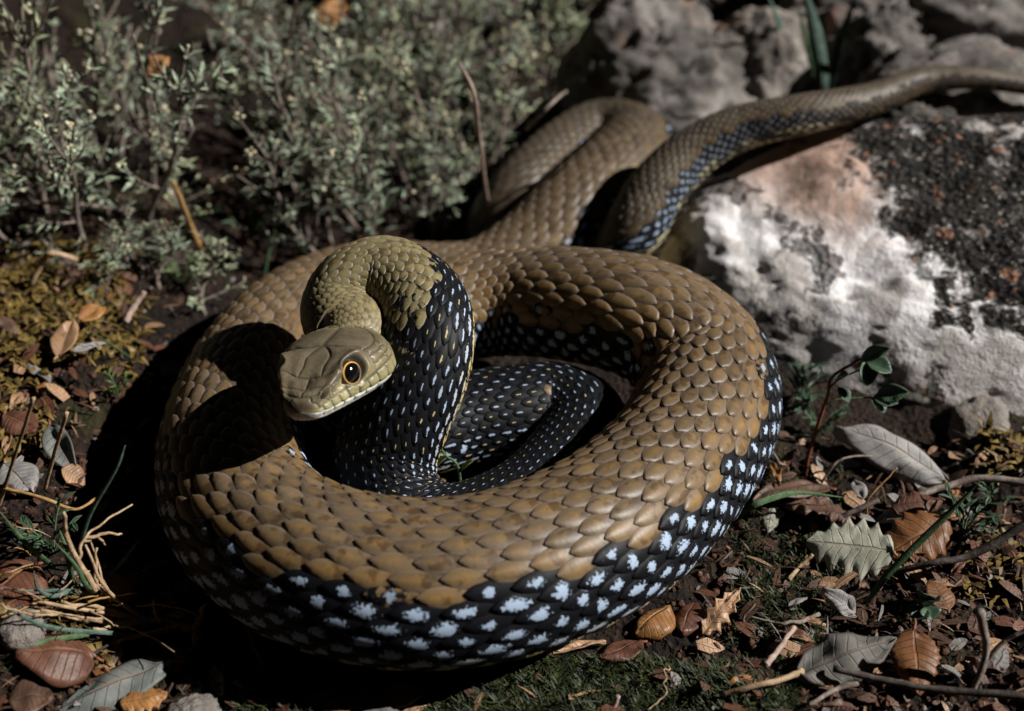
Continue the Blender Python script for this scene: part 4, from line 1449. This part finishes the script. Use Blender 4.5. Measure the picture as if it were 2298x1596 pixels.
stick('root_fibre', 'thin arched root fibre beside the clover stem', [(1844, 1083, 2), (1870, 1045, 8), (1905, 1025, 10), (1958, 1024, 8)], .45, .3, 'twig', 'root')
stick('root_fibre', 'fine pale root fibre over the dark green moss', [(1505, 1490, 4), (1490, 1520, 5), (1500, 1560, 4), (1450, 1590, 2)], .3, .2, 'tan', 'root', wob=1.4)
stick('straw', 'reddish straw on the moss under the front coil', [(972, 1490, 3), (1040, 1492, 3), (1125, 1490, 3)], .7, .6, 'pink', 'straw')
stick('straw', 'short white straw at the lower edge of the moss', [(1375, 1596, 2), (1388, 1560, 8)], .8, .7, 'pink', 'straw', n=8)
stick('dry_stalk', 'tall bent pinkish dry stalk in front of the shrub', [(1108, 520, 4), (1092, 440, 26), (1075, 300, 62), (1062, 205, 88), (1030, 142, 104)], .9, .75, 'pink', 'stalk', wob=.2)
stick('twig', 'stout pale broken twig at the foot of the bent stalk', [(1018, 542, 2), (1050, 500, 6), (1085, 462, 10)], 1.8, 1.3, 'pink')
stick('twig', 'long grey twig bowed across the left shrub foot', [(-20, 490, 10), (50, 462, 16), (110, 455, 18), (200, 462, 16), (300, 472, 12)], .9, .8, 'twig')
stick('twig', 'pinkish twig leaning on the golden moss', [(282, 722, 4), (300, 690, 10), (325, 655, 18)], 1.4, 1.0, 'pink')
stick('twig', 'tan crooked stem rising into the left shrub', [(452, 560, 3), (430, 515, 12), (410, 460, 26), (388, 408, 38)], 1.5, .9, 'orange')
stick('twig', 'tan elbow-shaped twig under the left shrub', [(70, 640, 4), (95, 590, 12), (115, 568, 16), (172, 582, 12)], 1.0, 1.2, 'tan')
stick('twig', 'pale dead branch sloping through the right of the shrub', [(1095, 470, 14), (1160, 430, 30), (1240, 395, 44), (1280, 365, 52)], .7, .5, 'twig')
stick('twig', 'pale forked branch tip above the grey slab side', [(1180, 290, 44), (1230, 240, 58), (1270, 205, 66)], .9, .7, 'twig')
stick('twig', 'grey branch rising through the top of the shrub', [(620, 190, 60), (650, 80, 84), (665, -20, 110)], .8, .7, 'twig')
stick('twig', 'bare grey twig in the upper left shrub', [(345, 260, 50), (330, 190, 66), (300, 80, 96)], .7, .5, 'twig')
for k, (ctrl, w, c_, lab) in enumerate([([(1946, 1351, 3), (1997, 1283, 14), (2125, 1155, 34), (2200, 1080, 44)], 2.2, 'green', 'long green grass blade rising past the orange-brown oak leaf'), ([(1655, 1160, 8), (1700, 1130, 14), (1785, 1106, 16), (1890, 1116, 8)], 2.0, 'green', 'arched green blade beside the coil'),
                                        ([(300, 808, 2), (250, 775, 12), (205, 745, 20)], .9, 'green', 'thin green blade at the edge of the golden moss'), ([(1780, 190, 20), (1755, 80, 50), (1720, -20, 80)], 4.0, 'blue', 'dull green blade beside the rounded pale stone'),
                                        ([(1848, 205, 30), (1830, 90, 60), (1805, -30, 90)], 7.5, 'blue', 'broad grey-green blade between the stones'), ([(1862, 195, 30), (1885, 90, 60), (1925, -20, 90)], 4.5, 'blue', 'grey-green blade leaning towards the dark rock'),
                                        ([(1835, 205, 30), (1815, 120, 52), (1790, 10, 80)], 3.0, 'green', 'narrow dark green blade beside the broad blade'), ([(1470, 570, 2), (1482, 510, 14), (1475, 470, 24)], .8, 'blue', 'thin pale blade in the dark gap beside the boulder'),
                                        ([(790, 535, 3), (840, 495, 12), (900, 420, 30)], 1.3, 'green', 'slim green blade at the foot of the shrub'), ([(590, 640, 3), (605, 560, 20), (625, 485, 36)], 1.2, 'green', 'slim green blade in the dark gap between shrubs')]):
    blade('grass_blade', ctrl, w, c_, None, lab, 'grass blade')
# ------------------------------------------------------------------ clover, seedlings
def leaflet(parent, base, tip, width, key, roll=0, point=.95):
    L = float(np.linalg.norm(np.asarray(tip) - np.asarray(base)))
    LEAF_N[0] += 1
    v, uv, f = leaf_verts(L, width * MM, 0, .10, .35, .03, LEAF_N[0] * 7, 19, 9, point=point)
    o = obj('leaflet', new_mesh('leaflet', v, f, True, {'lf': ('FLOAT_VECTOR', uv)}), ML[key])
    place(o, np.asarray(base) - np.array(parent.location), np.asarray(tip) - np.array(parent.location), roll)
    o.parent = parent
    solid(o, .0002)
    return o


def Z(px, py, q):
    """the point of a pixel's direction at the same depth (y) as point q: for stems that rise upright"""
    d = CF + (px - 1149.0) / FPX * CR - (py - 798.0) / FPX * CU
    return CAM + d * ((q[1] - CAM[1]) / d[1])


def stem(parent, pts, r0_, r1_, key, name='stem'):
    pts = catmull(np.array(pts), 18)
    base = pts[0].copy()
    V_, F_ = tube(pts - base, np.linspace(r0_, r1_, 18) * MM, 7)
    m = MB()
    m.add(V_, F_)
    o = obj(name, m.mesh(name), MW[key], parent)
    o.location = Vector(base) - parent.location
    return o


cb = G(1806, 1068)
clover = empty('clover_plant', tuple(cb))
tag(clover, 'small clover with grey-green leaflets on a reddish stem before the boulder', 'clover')
zz = lambda a, b, dy=0.0: Z(a, b, cb + np.array((0, dy, 0)))
stem(clover, [cb, zz(1815, 1020), zz(1840, 940), zz(1858, 885), zz(1868, 845), zz(1932, 806)], .85, .45, 'red')
stem(clover, [zz(1850, 915), zz(1880, 897), zz(1955, 892)], .4, .3, 'green')
stem(clover, [zz(1862, 870), zz(1885, 850), zz(1930, 830)], .4, .3, 'red')
for a, b, w, rl in [((1930, 808), (1998, 783), 5, 40), ((1938, 812), (1946, 868), 7.5, -10), ((1945, 812), (2002, 836), 7, 20), ((1955, 893), (1985, 928), 7, 0), ((1960, 890), (2016, 905), 7, 25), ((1965, 888), (2040, 880), 6.5, 50),
                    ((1880, 870), (1905, 905), 5, 0), ((1878, 850), (1905, 842), 4, 30)]:
    leaflet(clover, zz(*a), zz(b[0], b[1], -.004), w, 'green', rl)
tag(clover, None, None)

cb2 = G(2070, 1400)
cl2 = empty('clover_plant', tuple(cb2))
tag(cl2, 'low clover with round dark green leaflets below the dark forked twig', 'clover')
zz2 = lambda a, b, dy=0.0: Z(a, b, cb2 + np.array((0, dy, 0)))
stem(cl2, [cb2, zz2(2072, 1385), zz2(2078, 1362)], .5, .35, 'red')
for a, b, w in [((2075, 1365), (2050, 1392), 7), ((2078, 1362), (2092, 1392), 7), ((2080, 1360), (2108, 1350), 6.5), ((2076, 1358), (2070, 1330), 6)]:
    leaflet(cl2, zz2(*a), zz2(b[0], b[1], -.004), w, 'green')

sb_ = np.array((-.0165, -.064, gh(-.0165, -.064)))
sl_ = empty('seedling', tuple(sb_))
tag(sl_, 'pale green seedling growing inside the coil behind the neck', 'seedling')
zs = lambda a, b, dy=0.0: Z(a, b - 12, sb_ + np.array((0, dy, 0)))
stem(sl_, [sb_, zs(1030, 1068), zs(1000, 1035), zs(985, 1010)], .5, .4, 'green')
for a, b, w in [((985, 1010), (968, 1012), 2), ((1000, 1035), (978, 1022), 2.5), ((1002, 1038), (980, 1060), 4), ((1035, 1070), (1062, 1046), 3), ((985, 1012), (1000, 1000), 2)]:
    leaflet(sl_, zs(*a), zs(*b), w, 'lime')

# feathery weeds at the foot of the boulder and in the litter
def weed(label, px, py, h, n, seed, key='green', spread=1.0, group=None):
    r_ = random.Random(seed)
    q = G(px, py)
    w = empty('weed', tuple(q))
    tag(w, label, 'weed', group)
    for k in range(n):
        a = r_.random() * 6.28
        tip = q + np.array((math.cos(a) * .6 * h * spread, math.sin(a) * .6 * h * spread, h * r_.uniform(.5, 1.0)))
        mid = q + (tip - q) * .5 + np.array((0, 0, h * .15))
        stem(w, [q, mid, tip], .35, .2, 'green')
        for j in range(5):
            f = .25 + .17 * j
            b = q + (tip - q) * f + np.array((0, 0, h * .15 * math.sin(f * 3.1)))
            aa = a + (1 if j % 2 else -1) * r_.uniform(.5, 1.1)
            leaflet(w, b, b + np.array((math.cos(aa), math.sin(aa), r_.uniform(.1, .6))) * h * .36, h * 1000 * .10, key)
    return w


weed('feathery green weed between the coil and the boulder', 1780, 930, .018, 7, 1)
weed('green weed at the foot of the boulder under the clover', 1835, 975, .013, 6, 2)
weed('small weed sprig on the soil beside the broken twig', 2225, 1135, .010, 5, 3)
weed('weed sprig at the dark forked twig', 2160, 1200, .014, 6, 4)
weed('green weed with narrow leaves behind the straw tuft', 120, 1240, .014, 6, 5)
weed('tiny weed in shade at the golden moss edge', 265, 890, .008, 4, 6, 'lime')
weed('low weed by the straw roots', 330, 1410, .008, 4, 7)
weed('narrow-leaved weed growing at the shrub foot beside the coil', 560, 545, .020, 6, 8)
weed('broad weed sprig between golden moss and shrub', 420, 640, .014, 6, 9, 'lime')


# ------------------------------------------------------------------ grey-green dwarf shrubs
def mat_foliage():
    t = NT('shrub_leaves')
    p = t.coord('Object')
    rd = rnd_obj(t)
    n = t.noise(p, 500, 3, .6)
    n2 = t.noise(p, 90, 2, .6)
    c = t.mix(t.ramp(n, .3, .7), (.12, .165, .11), (.40, .46, .34))
    c = t.mix(t.ramp(n2, .60, .72, 0, .7), c, (.36, .37, .35))
    c = t.mix(t.ramp(rd, .45, 1.0, 0, .5), c, (.20, .21, .08))
    c = t.mix(t.ramp(rd, .4, 0.0, 0, .5), c, (.06, .09, .06))
    return t.out(c, .6, .3)


M_FOL = mat_foliage()
M_BUD = mat_wood('shrub_buds', (.34, .30, .17), (.58, .54, .40))


def sprig_meshes(seed):
    """one sprig, 100 mm tall in its own frame: stem, leaves, buds"""
    r_ = random.Random(seed)
    rg = np.random.default_rng(seed)
    H = .100
    k = np.linspace(0, 1, 14)
    bx, by = r_.uniform(-.02, .02), r_.uniform(-.02, .02)
    main = np.stack([bx * k ** 2 + .003 * np.sin(k * 7 + seed), by * k ** 2 + .003 * np.cos(k * 6 + seed), H * k], 1)
    ms, ml, mbud = MB(), MB(), MB()
    V_, F_ = tube(main, np.linspace(.0015, .0006, 14), 5)
    ms.add(V_, F_)
    branches = [(main, .35, 1.0, 20)]
    for j in range(13):
        f = r_.uniform(.18, .95)
        i = int(f * 13)
        b0 = main[i]
        a = j * 2.4 + r_.random()
        L = r_.uniform(.014, .032) * (1.15 - .5 * f)
        up = r_.uniform(.5, 1.3)
        d = np.array((math.cos(a) * math.cos(up), math.sin(a) * math.cos(up), math.sin(up)))
        q = np.linspace(0, 1, 7)[:, None]
        br_ = b0 + d * L * q + np.array((0, 0, .006)) * q ** 2
        V_, F_ = tube(br_, np.linspace(.0007, .0004, 7), 4)
        ms.add(V_, F_)
        branches.append((br_, .2, 1.0, 10))
    for path, f0, f1, n in branches:
        for m in range(n):
            f = r_.uniform(f0, f1)
            x = f * (len(path) - 1)
            i = min(int(x), len(path) - 2)
            b = path[i] + (path[i + 1] - path[i]) * (x - i)
            t_ = path[i + 1] - path[i]
            t_ = t_ / np.linalg.norm(t_)
            d = rg.normal(size=3)
            d = d - t_ * d.dot(t_)
            d = d / np.linalg.norm(d)
            d = d * .8 + t_ * r_.uniform(.3, 1.0)
            d = d / np.linalg.norm(d)
            L = r_.uniform(.0038, .0085)
            s = np.cross(d, t_)
            s = s / (np.linalg.norm(s) + 1e-9) * L * r_.uniform(.09, .15)
            nn = np.cross(s, d) * .5
            ml.add(np.array([b, b + d * L * .5 - s + nn, b + d * L * .55, b + d * L * .5 + s + nn, b + d * L]), np.array([(0, 2, 1), (0, 3, 2), (1, 2, 4), (2, 3, 4)]))
    oct_ = np.array([(1, 0, 0), (-1, 0, 0), (0, 1, 0), (0, -1, 0), (0, 0, 1), (0, 0, -1)], float)
    of = np.array([(0, 2, 4), (2, 1, 4), (1, 3, 4), (3, 0, 4), (2, 0, 5), (1, 2, 5), (3, 1, 5), (0, 3, 5)])
    for path, *_ in branches:
        if r_.random() < .3:
            for m in range(r_.randint(1, 4)):
                mbud.add(path[-1] + rg.normal(size=3) * .0016 + oct_ * r_.uniform(.0009, .0016), of)
    if not mbud.v:
        mbud.add(main[-1] + oct_ * .0009, of)
    return ms.mesh('sprig_stem'), ml.mesh('sprig_leaves', False), mbud.mesh('sprig_buds')


SPRIGS = [sprig_meshes(500 + k) for k in range(12)]


def shrub(label, cx, cy, rx, ry, n, h0, h1, seed, lean=.5, keep=.004, tilt=(0, 0)):
    r_ = random.Random(seed)
    sh = empty('dwarf_shrub', (cx, cy, gh(cx, cy)))
    tag(sh, label, 'shrub', None)
    made = 0
    tries = 0
    while made < n and tries < n * 6:
        tries += 1
        a, q = r_.random() * 6.28, math.sqrt(r_.random())
        x, y = cx + rx * q * math.cos(a), cy + ry * q * math.sin(a)
        z = gh(x, y) - .002
        h = r_.uniform(h0, h1)
        tx, ty = lean * q * math.cos(a) * r_.uniform(.3, 1.2) + tilt[0], lean * q * math.sin(a) * r_.uniform(.3, 1.2) + tilt[1]
        d = Vector((tx, ty, 1)).normalized()
        okk = all(clear_of_snake(x + d.x * h * f, y + d.y * h * f, z + d.z * h * f, .012) for f in (0.05, .3, .6, 1.0))
        if not okk or in_boulder(x, y, z + .01, 1.02):
            continue
        st_, lv_, bd_ = SPRIGS[r_.randrange(12)]
        o = obj('sprig', st_, MW['twig'], sh)
        o.location = (x - sh.location.x, y - sh.location.y, z - sh.location.z)
        o.rotation_euler = (d.to_track_quat('Z', 'Y') @ Matrix.Rotation(r_.random() * 6.28, 3, 'Z').to_quaternion()).to_euler()
        s_ = h / .100
        sw = s_ * .4 + .6
        o.scale = (sw, sw, s_)
        tag(obj('leaves', lv_, M_FOL, o), kind='stuff')
        tag(obj('buds', bd_, M_BUD, o), kind='stuff')
        made += 1
    return sh


shrub('dense grey-green dwarf shrub with tiny buds behind the coil', -.042, .158, .054, .066, 42, .045, .098, 1, .45)
shrub('open grey-green dwarf shrub with yellow buds over the golden moss', -.185, .135, .046, .060, 24, .045, .110, 2, .45)
shrub('sparse grey-green shrub at the edge of the golden moss', -.250, .070, .026, .050, 11, .035, .080, 3, .5)
shrub('low grey-green shrub tuft beside the left side of the coil', -.140, .058, .030, .014, 8, .018, .036, 4, .8)
shrub('grey-green shrub growing in front of the far stones', -.055, .30, .085, .05, 30, .045, .090, 5, .4)
